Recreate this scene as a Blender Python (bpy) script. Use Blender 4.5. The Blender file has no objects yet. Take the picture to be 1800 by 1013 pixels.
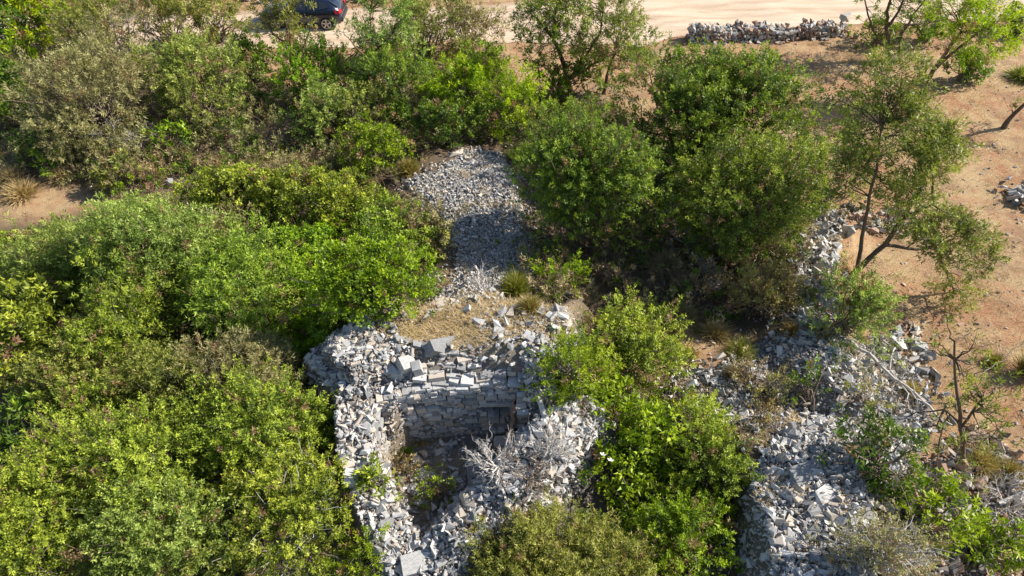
import bpy, bmesh, math, random
import numpy as np
from mathutils import Vector, Matrix

# ------------------------------------------------------------ camera / light
S = bpy.context.scene
COL = S.collection
CAM_H = 15.7
cam = bpy.data.cameras.new('camera')
cam.lens = 24.0; cam.sensor_width = 36.0; cam.clip_end = 2000; cam.clip_start = 0.1
co = bpy.data.objects.new('camera', cam); COL.objects.link(co)
co.location = (0, 0, CAM_H); co.rotation_euler = (math.radians(45), 0, 0)
S.camera = co

SUN_AZ, SUN_EL = 13.0, 37.0          # azimuth from +x towards +y, elevation
w = bpy.data.worlds.new('World'); S.world = w; w.use_nodes = True
nt = w.node_tree; bgn = nt.nodes.get('Background') or nt.nodes.new('ShaderNodeBackground')
sky = nt.nodes.new('ShaderNodeTexSky'); sky.sky_type = 'NISHITA'; sky.sun_disc = False
sky.sun_elevation = math.radians(SUN_EL); sky.sun_rotation = math.radians(90 - SUN_AZ)
sky.air_density = 1.0; sky.dust_density = 0.6; sky.ozone_density = 1.0
nt.links.new(sky.outputs[0], bgn.inputs[0]); bgn.inputs[1].default_value = 0.098
sl = bpy.data.lights.new('sun', 'SUN'); sl.energy = 5.0; sl.angle = math.radians(0.5); sl.color = (1.0, 0.93, 0.82)
so = bpy.data.objects.new('sun', sl); COL.objects.link(so)
sd = Vector((math.cos(math.radians(SUN_EL)) * math.cos(math.radians(SUN_AZ)),
             math.cos(math.radians(SUN_EL)) * math.sin(math.radians(SUN_AZ)), math.sin(math.radians(SUN_EL))))
so.rotation_euler = sd.to_track_quat('Z', 'Y').to_euler()
S.render.engine = 'CYCLES'
S.view_settings.view_transform = 'Standard'; S.view_settings.look = 'None'
S.view_settings.exposure = 0.86; S.view_settings.gamma = 1.0; S.view_settings.use_curve_mapping = False
S.cycles.max_bounces = 5; S.cycles.diffuse_bounces = 3; S.cycles.transmission_bounces = 3; S.cycles.transparent_max_bounces = 4

R = np.random.default_rng(7)
random.seed(7)

# ------------------------------------------------------------ terrain height
def ss(a, b, x):
    t = np.clip((x - a) / (b - a), 0, 1); return t * t * (3 - 2 * t)

def box(x, a, b, ea, eb):
    return ss(a - ea, a, x) * (1 - ss(b, b + eb, x))

def ridge(x, y, pts, r0, r1):
    """height along a polyline of (x, y, h); full within r0 of it, gone at r1"""
    out = np.zeros_like(x, dtype=float)
    for (x0, y0, h0), (x1, y1, h1) in zip(pts[:-1], pts[1:]):
        dx, dy = x1 - x0, y1 - y0
        t = np.clip(((x - x0) * dx + (y - y0) * dy) / (dx * dx + dy * dy), 0, 1)
        d = np.hypot(x - x0 - t * dx, y - y0 - t * dy)
        out = np.maximum(out, (h0 + t * (h1 - h0)) * (1 - ss(r0, r1, d)))
    return out

LEFT_WALL = [(-3.78, 10.4, 1.95), (-3.76, 9.2, 1.85), (-3.55, 8.2, 1.6), (-3.0, 7.2, 1.1), (-2.3, 6.3, .75), (-1.8, 5.4, .5)]
FRONT_WALL = [(1.7, 9.7, 1.6), (.8, 8.8, 1.95), (0, 7.9, 1.8), (-1.05, 6.9, 1.2), (-1.9, 6.0, .75)]
RIGHT_WALL = [(.55, 10.8, 2.2), (.75, 10.0, 1.9)]
FIELD_EDGE = [(11.6, 19.6, .35), (10.6, 17.6, .45), (9.3, 16.0, .5), (8.7, 14.4, .55), (8.6, 13.0, .7), (8.9, 11.6, .8)]

def noise2(x, y):
    return (np.sin(x * .9 + 1.3 * np.sin(y * .7)) * .5 + np.sin(y * 1.3 + 1.1 * np.sin(x * 1.1 + 2)) * .3
            + np.sin(x * 2.7 + y * 1.9) * .12 + np.sin(x * 4.3 - y * 5.1 + 1) * .07)

def FY(x):
    return 10.28 - .11 * np.maximum(0, -1.0 - np.asarray(x, float)) ** 1.6

def H(x, y):
    x = np.asarray(x, float); y = np.asarray(y, float)
    f = np.exp(-(np.maximum(0, np.hypot(x, y - 16) - 34) / 25) ** 2)
    n = noise2(x, y)
    h = .08 * n * f + .12
    wx = x + .3 * np.sin(y * 2.3 + 1) + .16 * np.sin(y * 5.1 + x); wy = y + .3 * np.sin(x * 1.9) + .14 * np.sin(x * 4.7 + 2)
    front = FY(x)
    a = (2.05 + .45 * ss(front + .15, front + .9, y)) * box(wx, -4.1, 1.1, .9, 2.0) * ss(np.where((x > -.75) & (x < -.05), front + .3, front + .08), np.where((x > -.75) & (x < -.05), front + .36, front + .14), y) * (1 - ss(12.2, 15.6, wy))
    a = np.maximum(a, 1.8 * box(wx, -4.9, -3.2, .6, .3) * box(wy, 10.0, 11.6, .5, 1.7))
    a = np.maximum(a, ridge(x, y, LEFT_WALL, .42, .72))
    a = np.maximum(a, ridge(x, y, FRONT_WALL, .3, 1.3))
    a = np.maximum(a, ridge(x, y, RIGHT_WALL, .3, .75))
    a = np.maximum(a, ridge(x, y, [(-1.0, 14.0, .75), (-1.0, 18, .6), (-2.2, 21.5, .5)], 1.2, 2.8))
    b = 1.55 * box(x, 5.5, 7.6, .35, 3.2) * box(y, 4.8, 8.6, .6, 2.6)
    c = ridge(x, y, FIELD_EDGE, .5, 1.8)
    c = np.maximum(c, .55 * np.exp(-((x - 5.6) ** 2 + (y - 11.6) ** 2) / 3.0))
    m = np.maximum(np.maximum(a, b), c)
    return h + m * (1 + .06 * n)

F = np.array([0, math.sqrt(.5), -math.sqrt(.5)]); U = np.array([0, math.sqrt(.5), math.sqrt(.5)])
def ray(px, py):
    return F + np.array([(px - 900) / 1200., 0, 0]) + U * ((506.5 - py) / 1200.)
def at_z(px, py, z=0.0):
    d = ray(px, py); t = (CAM_H - z) / -d[2]; return np.array([0, 0, CAM_H]) + d * t
def at_y(px, py, Y):
    d = ray(px, py); return np.array([0, 0, CAM_H]) + d * (Y / d[1])
def gp(px, py):
    """the place on the terrain seen at this spot"""
    d = ray(px, py); t = 9.0
    o = np.array([0, 0, CAM_H])
    while t < 70:
        p = o + d * t
        if p[2] < float(H(p[0], p[1])): break
        t += .04
    return o + d * t
def depth_of(p):
    return float(np.dot(np.asarray(p) - np.array([0, 0, CAM_H]), F))

def in_poly(x, y, poly):
    inside = np.zeros(x.shape, bool); n = len(poly)
    for i in range(n):
        x0, y0 = poly[i][0], poly[i][1]; x1, y1 = poly[(i + 1) % n][0], poly[(i + 1) % n][1]
        c = ((y0 > y) != (y1 > y)) & (x < (x1 - x0) * (y - y0) / ((y1 - y0) if y1 != y0 else 1e-9) + x0)
        inside ^= c
    return inside

def wpoly(pts): return [tuple(gp(*p)[:2]) for p in pts]

# ------------------------------------------------------------ object helpers
def tag(o, label=None, cat=None, group=None, kind=None):
    if label: o['label'] = label
    if cat: o['category'] = cat
    if group: o['group'] = group
    if kind: o['kind'] = kind
    return o
def empty(name, loc, rz=0):
    o = bpy.data.objects.new(name, None); COL.objects.link(o)
    o.location = Vector([float(v) for v in loc]); o.rotation_euler = (0, 0, rz); o.empty_display_size = .2
    return o
def link(name, mesh, parent=None, loc=None):
    o = bpy.data.objects.new(name, mesh); COL.objects.link(o)
    if parent is not None: o.parent = parent
    if loc is not None: o.location = Vector([float(v) for v in loc])
    return o
def mesh_np(name, V, Fc, mat, smooth=False, attrs=None):
    """V (n,3), Fc (m,k) same-size faces"""
    me = bpy.data.meshes.new(name); V = np.ascontiguousarray(V, np.float32); Fc = np.ascontiguousarray(Fc, np.int32)
    k = Fc.shape[1]; m = len(Fc)
    me.vertices.add(len(V)); me.vertices.foreach_set('co', V.ravel())
    me.loops.add(m * k); me.loops.foreach_set('vertex_index', Fc.ravel())
    me.polygons.add(m); me.polygons.foreach_set('loop_start', np.arange(m, dtype=np.int32) * k)
    me.polygons.foreach_set('use_smooth', np.full(m, bool(smooth)))
    for nm, dom, typ, arr in (attrs or []):
        a = me.attributes.new(nm, typ, dom)
        if typ == 'FLOAT_COLOR': a.data.foreach_set('color', np.ascontiguousarray(arr, np.float32).ravel())
        else: a.data.foreach_set('value', np.ascontiguousarray(arr, np.float32).ravel())
    me.update(calc_edges=True)
    if mat: me.materials.append(mat)
    return me
def norm(a): return a / (np.linalg.norm(a, axis=-1, keepdims=True) + 1e-9)

# ------------------------------------------------------------ materials
def new_mat(name):
    m = bpy.data.materials.new(name); m.use_nodes = True; n = m.node_tree.nodes
    b = n['Principled BSDF']; return m, m.node_tree, b
def N(t, typ, **kw):
    n = t.nodes.new(typ)
    for k, v in kw.items(): setattr(n, k, v)
    return n
def ramp(t, stops, fac):
    r = N(t, 'ShaderNodeValToRGB'); e = r.color_ramp.elements
    while len(e) < len(stops): e.new(.5)
    for el, (p, c) in zip(e, stops): el.position = p; el.color = (*c, 1)
    t.links.new(fac, r.inputs[0]); return r.outputs[0]
def noise(t, scale, detail=5, rough=.6, obj=True, vec=None):
    n = N(t, 'ShaderNodeTexNoise'); n.inputs['Scale'].default_value = scale
    n.inputs['Detail'].default_value = detail; n.inputs['Roughness'].default_value = rough
    if vec is None:
        tc = N(t, 'ShaderNodeTexCoord'); vec = tc.outputs['Object']
    t.links.new(vec, n.inputs['Vector']); return n.outputs[0]
def mixc(t, fac, a, b, mode='MIX'):
    m = N(t, 'ShaderNodeMix', data_type='RGBA', blend_type=mode)
    for s, v in ((m.inputs[0], fac), (m.inputs[6], a), (m.inputs[7], b)):
        if isinstance(v, (int, float)): s.default_value = v
        elif isinstance(v, tuple): s.default_value = (*v, 1)
        else: t.links.new(v, s)
    return m.outputs[2]
def math_n(t, op, a, b=0.0, clamp=False):
    m = N(t, 'ShaderNodeMath', operation=op, use_clamp=clamp)
    for s, v in ((m.inputs[0], a), (m.inputs[1], b)):
        if isinstance(v, (int, float)): s.default_value = v
        else: t.links.new(v, s)
    return m.outputs[0]
def bump(t, b, h, strength=.5, dist=.02):
    n = N(t, 'ShaderNodeBump'); n.inputs['Strength'].default_value = strength; n.inputs['Distance'].default_value = dist
    t.links.new(h, n.inputs['Height']); t.links.new(n.outputs[0], b.inputs['Normal'])

def leaf_mat(name, dark, mid, bright, trans=.3):
    m, t, b = new_mat(name)
    at = N(t, 'ShaderNodeAttribute', attribute_name='tint')
    oi = N(t, 'ShaderNodeObjectInfo')
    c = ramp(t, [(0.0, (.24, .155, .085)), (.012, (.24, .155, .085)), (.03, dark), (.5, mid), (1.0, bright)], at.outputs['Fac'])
    hs = N(t, 'ShaderNodeHueSaturation')
    t.links.new(math_n(t, 'MULTIPLY_ADD', oi.outputs['Random'], .03), hs.inputs['Hue'])
    hs.inputs['Hue'].default_value = .5
    mm = math_n(t, 'MULTIPLY', oi.outputs['Random'], .03); t.links.new(math_n(t, 'ADD', mm, .485), hs.inputs['Hue'])
    hs.inputs['Saturation'].default_value = 1.06; hs.inputs['Value'].default_value = 1.1
    t.links.new(c, hs.inputs['Color'])
    c = hs.outputs[0]
    t.links.new(c, b.inputs['Base Color']); b.inputs['Roughness'].default_value = .5
    b.inputs['Specular IOR Level'].default_value = .35
    tr = N(t, 'ShaderNodeBsdfTranslucent')
    t.links.new(mixc(t, 1.0, c, (1.15, 1.25, .6), 'MULTIPLY'), tr.inputs[0])
    mx = N(t, 'ShaderNodeMixShader'); mx.inputs[0].default_value = trans
    t.links.new(b.outputs[0], mx.inputs[1]); t.links.new(tr.outputs[0], mx.inputs[2])
    t.links.new(mx.outputs[0], t.nodes['Material Output'].inputs[0])
    return m

PAL = {
 'yellow':  leaf_mat('yellow_green_leaves', (.055, .085, .017), (.21, .27, .038), (.46, .52, .085)),
 'lime':    leaf_mat('lime_leaves', (.14, .22, .02), (.30, .41, .03), (.52, .59, .05), .4),
 'olive':   leaf_mat('olive_leaves', (.07, .09, .024), (.20, .22, .045), (.38, .38, .10)),
 'deep':    leaf_mat('deep_green_leaves', (.035, .07, .014), (.105, .165, .024), (.22, .30, .04)),
 'green':   leaf_mat('fresh_green_leaves', (.055, .10, .014), (.185, .27, .022), (.35, .44, .04)),
 'juniper': leaf_mat('juniper_needles', (.045, .075, .016), (.155, .205, .032), (.36, .41, .06)),
 'pale':    leaf_mat('pale_green_leaves', (.08, .125, .03), (.22, .285, .06), (.43, .50, .14)),
 'drab':    leaf_mat('drab_needles', (.10, .09, .045), (.26, .235, .10), (.44, .41, .20)),
 'dry':     leaf_mat('dry_stems', (.17, .13, .07), (.30, .24, .12), (.42, .36, .18), .15),
 'rust':    leaf_mat('rusty_stems', (.17, .13, .05), (.32, .22, .08), (.22, .27, .07), .15),
 'straw':   leaf_mat('straw', (.26, .19, .09), (.42, .32, .15), (.55, .44, .24), .2),
}

def simple(name, col, rough=.7, ns=8, amt=.35, metal=0, bscale=None):
    m, t, b = new_mat(name)
    n = noise(t, ns)
    c = mixc(t, n, tuple(v * (1 - amt) for v in col), tuple(min(1, v * (1 + amt)) for v in col))
    t.links.new(c, b.inputs['Base Color']); b.inputs['Roughness'].default_value = rough; b.inputs['Metallic'].default_value = metal
    if bscale: bump(t, b, noise(t, bscale, 4), .5, .01)
    return m
M_BARK = simple('brown_bark', (.11, .075, .05), .9, 12, .5, bscale=40)
M_GREYTWIG = simple('grey_dead_wood', (.46, .43, .40), .9, 10, .35, bscale=40)
M_TWIG = simple('brown_twig', (.20, .155, .115), .9, 9, .4)

def stone_mat(name, lo, hi, warm, warm_amt):
    m, t, b = new_mat(name)
    oi = N(t, 'ShaderNodeObjectInfo'); gi = N(t, 'ShaderNodeNewGeometry')
    r = math_n(t, 'FRACT', math_n(t, 'ADD', oi.outputs['Random'], gi.outputs['Random Per Island']))
    tc = N(t, 'ShaderNodeTexCoord')
    vm = N(t, 'ShaderNodeVectorMath', operation='ADD'); t.links.new(tc.outputs['Object'], vm.inputs[0])
    cx = N(t, 'ShaderNodeCombineXYZ'); k = math_n(t, 'MULTIPLY', r, 37.0)
    for i in range(3): t.links.new(k, cx.inputs[i])
    t.links.new(cx.outputs[0], vm.inputs[1])
    base = mixc(t, r, lo, hi)
    n1 = noise(t, 5, 6, .65, vec=vm.outputs[0]); n2 = noise(t, 26, 5, .7, vec=vm.outputs[0])
    st = ramp(t, [(.36, (0, 0, 0)), (.55, (1, 1, 1))], n1)
    base = mixc(t, st, mixc(t, .3, base, (.12, .12, .125)), base)          # lichen stains
    r2 = math_n(t, 'FRACT', math_n(t, 'MULTIPLY', r, 7.31))
    wf = math_n(t, 'MULTIPLY', math_n(t, 'GREATER_THAN', r2, 1 - warm_amt), .6)
    base = mixc(t, wf, base, warm)
    sp = ramp(t, [(.3, (.62, .62, .62)), (.6, (1.08, 1.08, 1.08))], n2)
    base = mixc(t, 1.0, base, sp, 'MULTIPLY')
    t.links.new(base, b.inputs['Base Color']); b.inputs['Roughness'].default_value = .92
    b.inputs['Specular IOR Level'].default_value = .25
    bump(t, b, n2, .6, .02)
    return m
M_STONE = stone_mat('limestone', (.25, .25, .25), (.64, .625, .60), (.54, .44, .33), .28)
M_STONE_W = stone_mat('warm_limestone', (.16, .145, .135), (.56, .50, .44), (.48, .28, .17), .4)
M_STONE_D = stone_mat('buried_stone', (.22, .21, .20), (.48, .46, .43), (.38, .27, .19), .3)

# ground material, driven by vertex masks that say what lies where
def ground_mat():
    m, t, b = new_mat('soil')
    at = N(t, 'ShaderNodeAttribute', attribute_name='zone')
    sx = N(t, 'ShaderNodeSeparateColor'); t.links.new(at.outputs['Color'], sx.inputs[0])
    tc = N(t, 'ShaderNodeTexCoord'); v = tc.outputs['Object']
    n0 = noise(t, .32, 4, .6, vec=v); n1 = noise(t, 1.7, 6, .65, vec=v); n2 = noise(t, 9, 6, .75, vec=v); n3 = ramp(t, [(.32, (0, 0, 0)), (.68, (1, 1, 1))], noise(t, 30, 5, .85, vec=v))
    n4 = noise(t, .75, 7, .7, vec=v)
    soil = mixc(t, n3, (.22, .095, .048), (.57, .30, .165))
    straw = mixc(t, n3, (.29, .19, .09), (.67, .49, .28))
    f = ramp(t, [(.40, (0, 0, 0)), (.58, (1, 1, 1))], mixc(t, .45, n1, n0))
    fld = mixc(t, f, soil, straw)
    pale = ramp(t, [(.55, (0, 0, 0)), (.68, (1, 1, 1))], n2)
    fld = mixc(t, math_n(t, 'MULTIPLY', pale, .45), fld, (.58, .46, .36))
    dk = ramp(t, [(.30, (1, 1, 1)), (.42, (0, 0, 0))], n2)
    fld = mixc(t, math_n(t, 'MULTIPLY', dk, .5), fld, (.16, .085, .05))
    fld = mixc(t, math_n(t, 'MULTIPLY', ramp(t, [(.38, (1, 1, 1)), (.52, (0, 0, 0))], n4), .6), fld, (.25, .155, .10))
    litter = mixc(t, n3, (.07, .05, .035), (.22, .16, .10))
    litter = mixc(t, math_n(t, 'MULTIPLY', pale, .35), litter, (.32, .27, .22))
    rub = mixc(t, n3, (.13, .11, .095), (.36, .33, .30))
    terr = mixc(t, n3, (.32, .255, .15), (.66, .57, .40))
    terr = mixc(t, math_n(t, 'MULTIPLY', f, .5), terr, (.42, .28, .16))
    c = mixc(t, sx.outputs[0], litter, fld)
    c = mixc(t, sx.outputs[1], c, rub)
    c = mixc(t, sx.outputs[2], c, terr)
    t.links.new(c, b.inputs['Base Color']); b.inputs['Roughness'].default_value = .95
    b.inputs['Specular IOR Level'].default_value = .15
    hh = mixc(t, .5, n2, n3)
    bump(t, b, hh, .9, .06)
    return m
def road_mat():
    m, t, b = new_mat('dusty_track')
    tc = N(t, 'ShaderNodeTexCoord'); mp = N(t, 'ShaderNodeMapping'); mp.inputs['Scale'].default_value = (.25, 1.6, 1)
    t.links.new(tc.outputs['Object'], mp.inputs[0])
    n1 = noise(t, 1.0, 6, .6, vec=mp.outputs[0]); n2 = noise(t, 14, 5, .75)
    c = ramp(t, [(.32, (.40, .28, .18)), (.5, (.55, .42, .30)), (.66, (.62, .50, .38))], n1)
    at = N(t, 'ShaderNodeAttribute', attribute_name='across')
    n5 = noise(t, .5, 4, .6); u = math_n(t, 'ADD', at.outputs['Fac'], math_n(t, 'MULTIPLY', n5, .12))
    rut = ramp(t, [(.0, (.6, .6, .6)), (.1, (0, 0, 0)), (.30, (0, 0, 0)), (.36, (.5, .5, .5)), (.42, (0, 0, 0)), (.62, (0, 0, 0)), (.68, (.5, .5, .5)), (.74, (0, 0, 0)), (.96, (.1, .1, .1)), (1.0, (.6, .6, .6))], u)
    c = mixc(t, rut, c, (.36, .25, .165))
    c = mixc(t, 1.0, c, ramp(t, [(.3, (.8, .78, .76)), (.65, (1.05, 1.05, 1.05))], n2), 'MULTIPLY')
    t.links.new(c, b.inputs['Base Color']); b.inputs['Roughness'].default_value = .95
    bump(t, b, n2, .5, .02)
    return m

# ------------------------------------------------------------ ground sheet
RUB = {   # rubble areas, traced on the ground
 'ridge': wpoly([(705, 322), (765, 305), (808, 272), (880, 268), (912, 330), (925, 420), (945, 500), (880, 520), (840, 535), (760, 530), (800, 490), (805, 440), (780, 390), (740, 345)]),
 'heap': wpoly([(1310, 870), (1345, 790), (1420, 735), (1500, 715), (1570, 760), (1600, 830), (1520, 900), (1530, 1013), (1500, 1100), (1300, 1100), (1300, 930)]),
 'spread': wpoly([(1165, 700), (1180, 655), (1260, 650), (1330, 600), (1400, 585), (1450, 600), (1540, 590), (1610, 660), (1640, 750), (1620, 800), (1560, 770), (1440, 730), (1330, 760), (1250, 745)]),
}
def axis(segs):
    out = []
    for a, b, s in segs:
        n = max(1, int(round((b - a) / s))); out += list(np.linspace(a, b, n, endpoint=False))
    out.append(segs[-1][1]); return np.array(out)
def build_ground():
    xs = axis([(-500, -60, 60), (-60, -26, 2), (-26, -6, .4), (-6, 13, .13), (13, 28, .4), (28, 60, 2), (60, 500, 60)])
    ys = axis([(-500, -60, 60), (-60, 3, 3), (3, 14, .13), (14, 24, .22), (24, 46, .5), (46, 80, 3), (80, 560, 60)])
    X, Y = np.meshgrid(xs, ys); Z = H(X, Y)
    V = np.stack([X, Y, Z], -1).reshape(-1, 3)
    nx, ny = len(xs), len(ys); i = np.arange(nx * ny).reshape(ny, nx)
    Fc = np.stack([i[:-1, :-1], i[:-1, 1:], i[1:, 1:], i[1:, :-1]], -1).reshape(-1, 4)
    wob = .5 * noise2(X * 1.3, Y * 1.3)
    # red soil and straw field: right of a line running back from the heap, and everywhere near the track
    edge = np.interp(Y, [4, 10, 14, 18, 24, 28, 31, 60], [10, 9.5, 9.2, 10.5, 6.5, 3.5, -40, -60])
    fld = ss(-.8, .8, X - edge + wob)
    fld = np.maximum(fld, ss(-.6, .6, 0.9 - .9 * np.abs(Y - 19.9 + .9 * wob) - .22 * np.abs(X + 17.0)))       # bare patch at the left
    fld = np.maximum(fld, ss(-.5, .5, 1.3 - np.hypot((X - 4.8) / 1.6, (Y - 12.9)) + .4 * wob))
    rub = np.zeros_like(X)
    for p in RUB.values(): rub = np.maximum(rub, in_poly(X + .2 * wob, Y + .2 * wob, p).astype(float))
    rub = np.maximum(rub, box(X, -5, 2, .5, .5) * box(Y, 5, 12, .5, .4) * .9)
    ter = ss(-.35, .6, 1 - ((X + 1.25) / 2.9) ** 2 - ((Y - 12.0) / 1.25) ** 2 + .9 * wob)
    ter = np.maximum(ter, .55 * ss(-.3, .5, 1 - ((X + 2.3) / 1.3) ** 2 - ((Y - 8.7) / 1.3) ** 2))
    Cc = np.stack([fld, rub, ter, np.ones_like(X)], -1).reshape(-1, 4)
    me = mesh_np('ground', V, Fc, ground_mat(), True, [('zone', 'POINT', 'FLOAT_COLOR', Cc)])
    tag(link('ground', me), kind='structure')
build_ground()

def road_edges(x):
    lo = np.interp(x, [-60, -25, -16, -9, -2, 6, 10, 18, 30, 60], [29, 31.0, 32.2, 32.6, 33.3, 32.6, 34.3, 35.2, 36, 38])
    hi = np.interp(x, [-60, -25, -16, -9, -2, 6, 10, 18, 30, 60], [34, 36.2, 36.6, 37.2, 37.6, 38.6, 39.6, 40.6, 42, 44])
    return lo + .12 * np.sin(x * 1.7) + .07 * np.sin(x * 4.1), hi + .1 * np.sin(x * 2.1)
def build_road():
    xs = np.linspace(-60, 60, 400); lo, hi = road_edges(xs); t = np.linspace(0, 1, 12)[:, None]
    Y = lo * (1 - t) + hi * t; X = np.broadcast_to(xs, Y.shape); Z = np.maximum(H(X, Y), 0) + .02
    V = np.stack([X, Y, Z], -1).reshape(-1, 3); n = len(xs); i = np.arange(12 * n).reshape(12, n)
    Fc = np.stack([i[:-1, :-1], i[:-1, 1:], i[1:, 1:], i[1:, :-1]], -1).reshape(-1, 4)
    tag(link('dirt_track', mesh_np('dirt_track', V, Fc, road_mat(), True, [('across', 'POINT', 'FLOAT', np.broadcast_to(t, Y.shape))])), kind='structure')
build_road()

# ------------------------------------------------------------ stones
def hull_template(seed, blocky):
    r = np.random.default_rng(seed); bm = bmesh.new()
    pts = []
    for sx in (-1, 1):
        for sy in (-1, 1):
            for sz in (-1, 1):
                j = r.uniform(1 - blocky, 1, 3)
                if blocky > .3 and r.random() < .3 and len(pts) > 1: continue
                pts.append((sx * j[0], sy * j[1], sz * j[2]))
    for k in range(0):
        d = norm(r.normal(size=3)); pts.append(tuple(d * r.uniform(.9, 1.15)))
    vs = [bm.verts.new(Vector([float(c) * .5 for c in p])) for p in pts]
    res = bmesh.ops.convex_hull(bm, input=vs)
    bmesh.ops.delete(bm, geom=[v for v in bm.verts if not v.link_faces], context='VERTS')
    bmesh.ops.triangulate(bm, faces=bm.faces[:])
    bm.verts.index_update()
    V = np.array([v.co[:] for v in bm.verts]); Fc = np.array([[v.index for v in f.verts] for f in bm.faces]); bm.free()
    return V, Fc
TPL = [hull_template(100 + k, .62) for k in range(16)]
TPLB = [hull_template(300 + k, .17) for k in range(10)]
def unit_meshes(tpls, mat, nm): return [mesh_np(nm, V, Fc, mat) for V, Fc in tpls]
UM = {'rub': unit_meshes(TPL, M_STONE, 'stone'), 'rubw': unit_meshes(TPL, M_STONE_W, 'warm_stone'),
      'blk': unit_meshes(TPLB, M_STONE, 'stone_block')}

def rot_mats(yaw, tx, ty):
    cz, sz = np.cos(yaw), np.sin(yaw); cx, sx = np.cos(tx), np.sin(tx); cy, sy = np.cos(ty), np.sin(ty); o = np.zeros_like(yaw); l = np.ones_like(yaw)
    Rz = np.stack([np.stack([cz, -sz, o], -1), np.stack([sz, cz, o], -1), np.stack([o, o, l], -1)], -2)
    Rx = np.stack([np.stack([l, o, o], -1), np.stack([o, cx, -sx], -1), np.stack([o, sx, cx], -1)], -2)
    Ry = np.stack([np.stack([cy, o, sy], -1), np.stack([o, l, o], -1), np.stack([-sy, o, cy], -1)], -2)
    return Rz @ Ry @ Rx
def joined_stones(name, P, D, E, mat, tpls=TPL):
    """P (n,3) centres, D (n,3) sizes, E (n,3) yaw, tilt, tilt"""
    Rm = rot_mats(E[:, 0], E[:, 1], E[:, 2]); k = R.integers(0, len(tpls), len(P)); Vs, Fs = [], []; off = 0
    for i, (V, Fc) in enumerate(tpls):
        s = np.where(k == i)[0]
        if not len(s): continue
        W = np.einsum('nij,nvj->nvi', Rm[s], V[None] * D[s][:, None, :]) + P[s][:, None, :]
        Vs.append(W.reshape(-1, 3)); Fs.append((Fc[None] + (np.arange(len(s)) * len(V))[:, None, None] + off).reshape(-1, 3)); off += len(s) * len(V)
    return mesh_np(name, np.concatenate(Vs), np.concatenate(Fs), mat)
def stone_parts(root, P, D, E, key, base):
    for i in range(len(P)):
        me = UM[key][int(R.integers(0, len(UM[key])))]
        o = link('stone', me, root); o.location = Vector((P[i] - base).tolist()); o.scale = Vector(D[i].tolist())
        Rm = rot_mats(E[i:i + 1, 0], E[i:i + 1, 1], E[i:i + 1, 2])[0]
        o.rotation_euler = Matrix(Rm.tolist()).to_euler()
def scatter(poly, n, lo, hi, power=2.0, tilt=.75, lift=.1, shape=None, fringe=.28):
    xs = np.array([p[0] for p in poly]); ys = np.array([p[1] for p in poly]); out = []
    got = 0
    while got < n:
        x = R.uniform(xs.min(), xs.max(), n * 2); y = R.uniform(ys.min(), ys.max(), n * 2)
        s = in_poly(x, y, poly)
        if shape is not None: s &= shape(x, y)
        out.append(np.stack([x[s], y[s]], -1)); got += int(s.sum())
    q = np.concatenate(out)[:n]
    q = q + R.normal(0, fringe, q.shape) * (R.random((len(q), 1)) < .35)
    sz = lo + (hi - lo) * R.random(n) ** power
    D = np.stack([sz * 1.1, sz * R.uniform(.42, .85, n), sz * R.uniform(.2, .58, n)], -1)
    P = np.stack([q[:, 0], q[:, 1], H(q[:, 0], q[:, 1]) + sz * .12 + R.random(n) * lift], -1)
    E = np.stack([R.uniform(0, 6.28, n), R.normal(0, tilt, n), R.normal(0, tilt, n)], -1)
    return P, D, E
def heap(name, label, cat, sets, key, mat, limit=290, extra=None, dist_w=True):
    P, D, E = [np.concatenate([s[i] for s in sets]) for i in range(3)]
    base = P.mean(0); base[2] = float(H(base[0], base[1]))
    root = empty(name, base); tag(root, label, cat)
    sz = D.max(1) / np.linalg.norm(P - np.array([0, 0, CAM_H]), axis=1)
    # only what the picture frame can show counts as large
    d = P - np.array([0, 0, CAM_H]); z = d @ F; sz = np.where((np.abs(d[:, 0] / z) < .76) & (np.abs(d @ U / z) < .43), sz, 0)
    order = np.argsort(-sz); top = order[:limit]; rest = order[limit:]
    stone_parts(root, P[top], D[top], E[top], key, base)
    if len(rest):
        o = link('small_stones', joined_stones('small_stones', P[rest] - base, D[rest], E[rest], mat), root); tag(o, kind='stuff')
    return root, base

# --- rubble ridge, the heap, the spread of stones
heap('rubble_ridge', 'shaded ridge of grey rubble running back between the bushes above the grassy terrace', 'rubble',
     [scatter(RUB['ridge'], 1300, .07, .24, 3.0, fringe=.6), scatter(RUB['ridge'], 10000, .05, .14, 1, .8, .05, fringe=.5)], 'rub', M_STONE)
heap('stone_heap', 'tall heap of broken grey limestone with two big slabs, lower right', 'rubble',
     [scatter(RUB['heap'], 2600, .08, .34, 3.0, fringe=.4), scatter(RUB['heap'], 8000, .04, .13, 1, .8, .05)], 'rub', M_STONE)
heap('stone_spread', 'low white spread of loose stones between the dry grass and the red field', 'rubble',
     [scatter(RUB['spread'], 1900, .07, .34, 3.0, fringe=.7), scatter(RUB['spread'], 5000, .04, .12, 1, .8, .04, fringe=.6)], 'rub', M_STONE)
fe = wpoly([(1420, 375), (1490, 375), (1470, 440), (1470, 520), (1480, 590), (1400, 600), (1390, 520), (1400, 440)])
heap('field_edge_stones', 'line of grey rubble along the left edge of the red field below the juniper', 'rubble',
     [scatter(fe, 600, .12, .5, 2.4), scatter(fe, 1300, .05, .15, 1, .8, .04)], 'rub', M_STONE, 280)
fe2 = wpoly([(1470, 365), (1560, 370), (1640, 395), (1640, 425), (1560, 410), (1500, 400)])
heap('scattered_stones', 'thin scatter of pale stones on red soil behind the leaning olive tree', 'rubble',
     [scatter(fe2, 120, .15, .5, 2.2), scatter(fe2, 200, .06, .15, 1)], 'rubw', M_STONE_W, 120)
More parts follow.
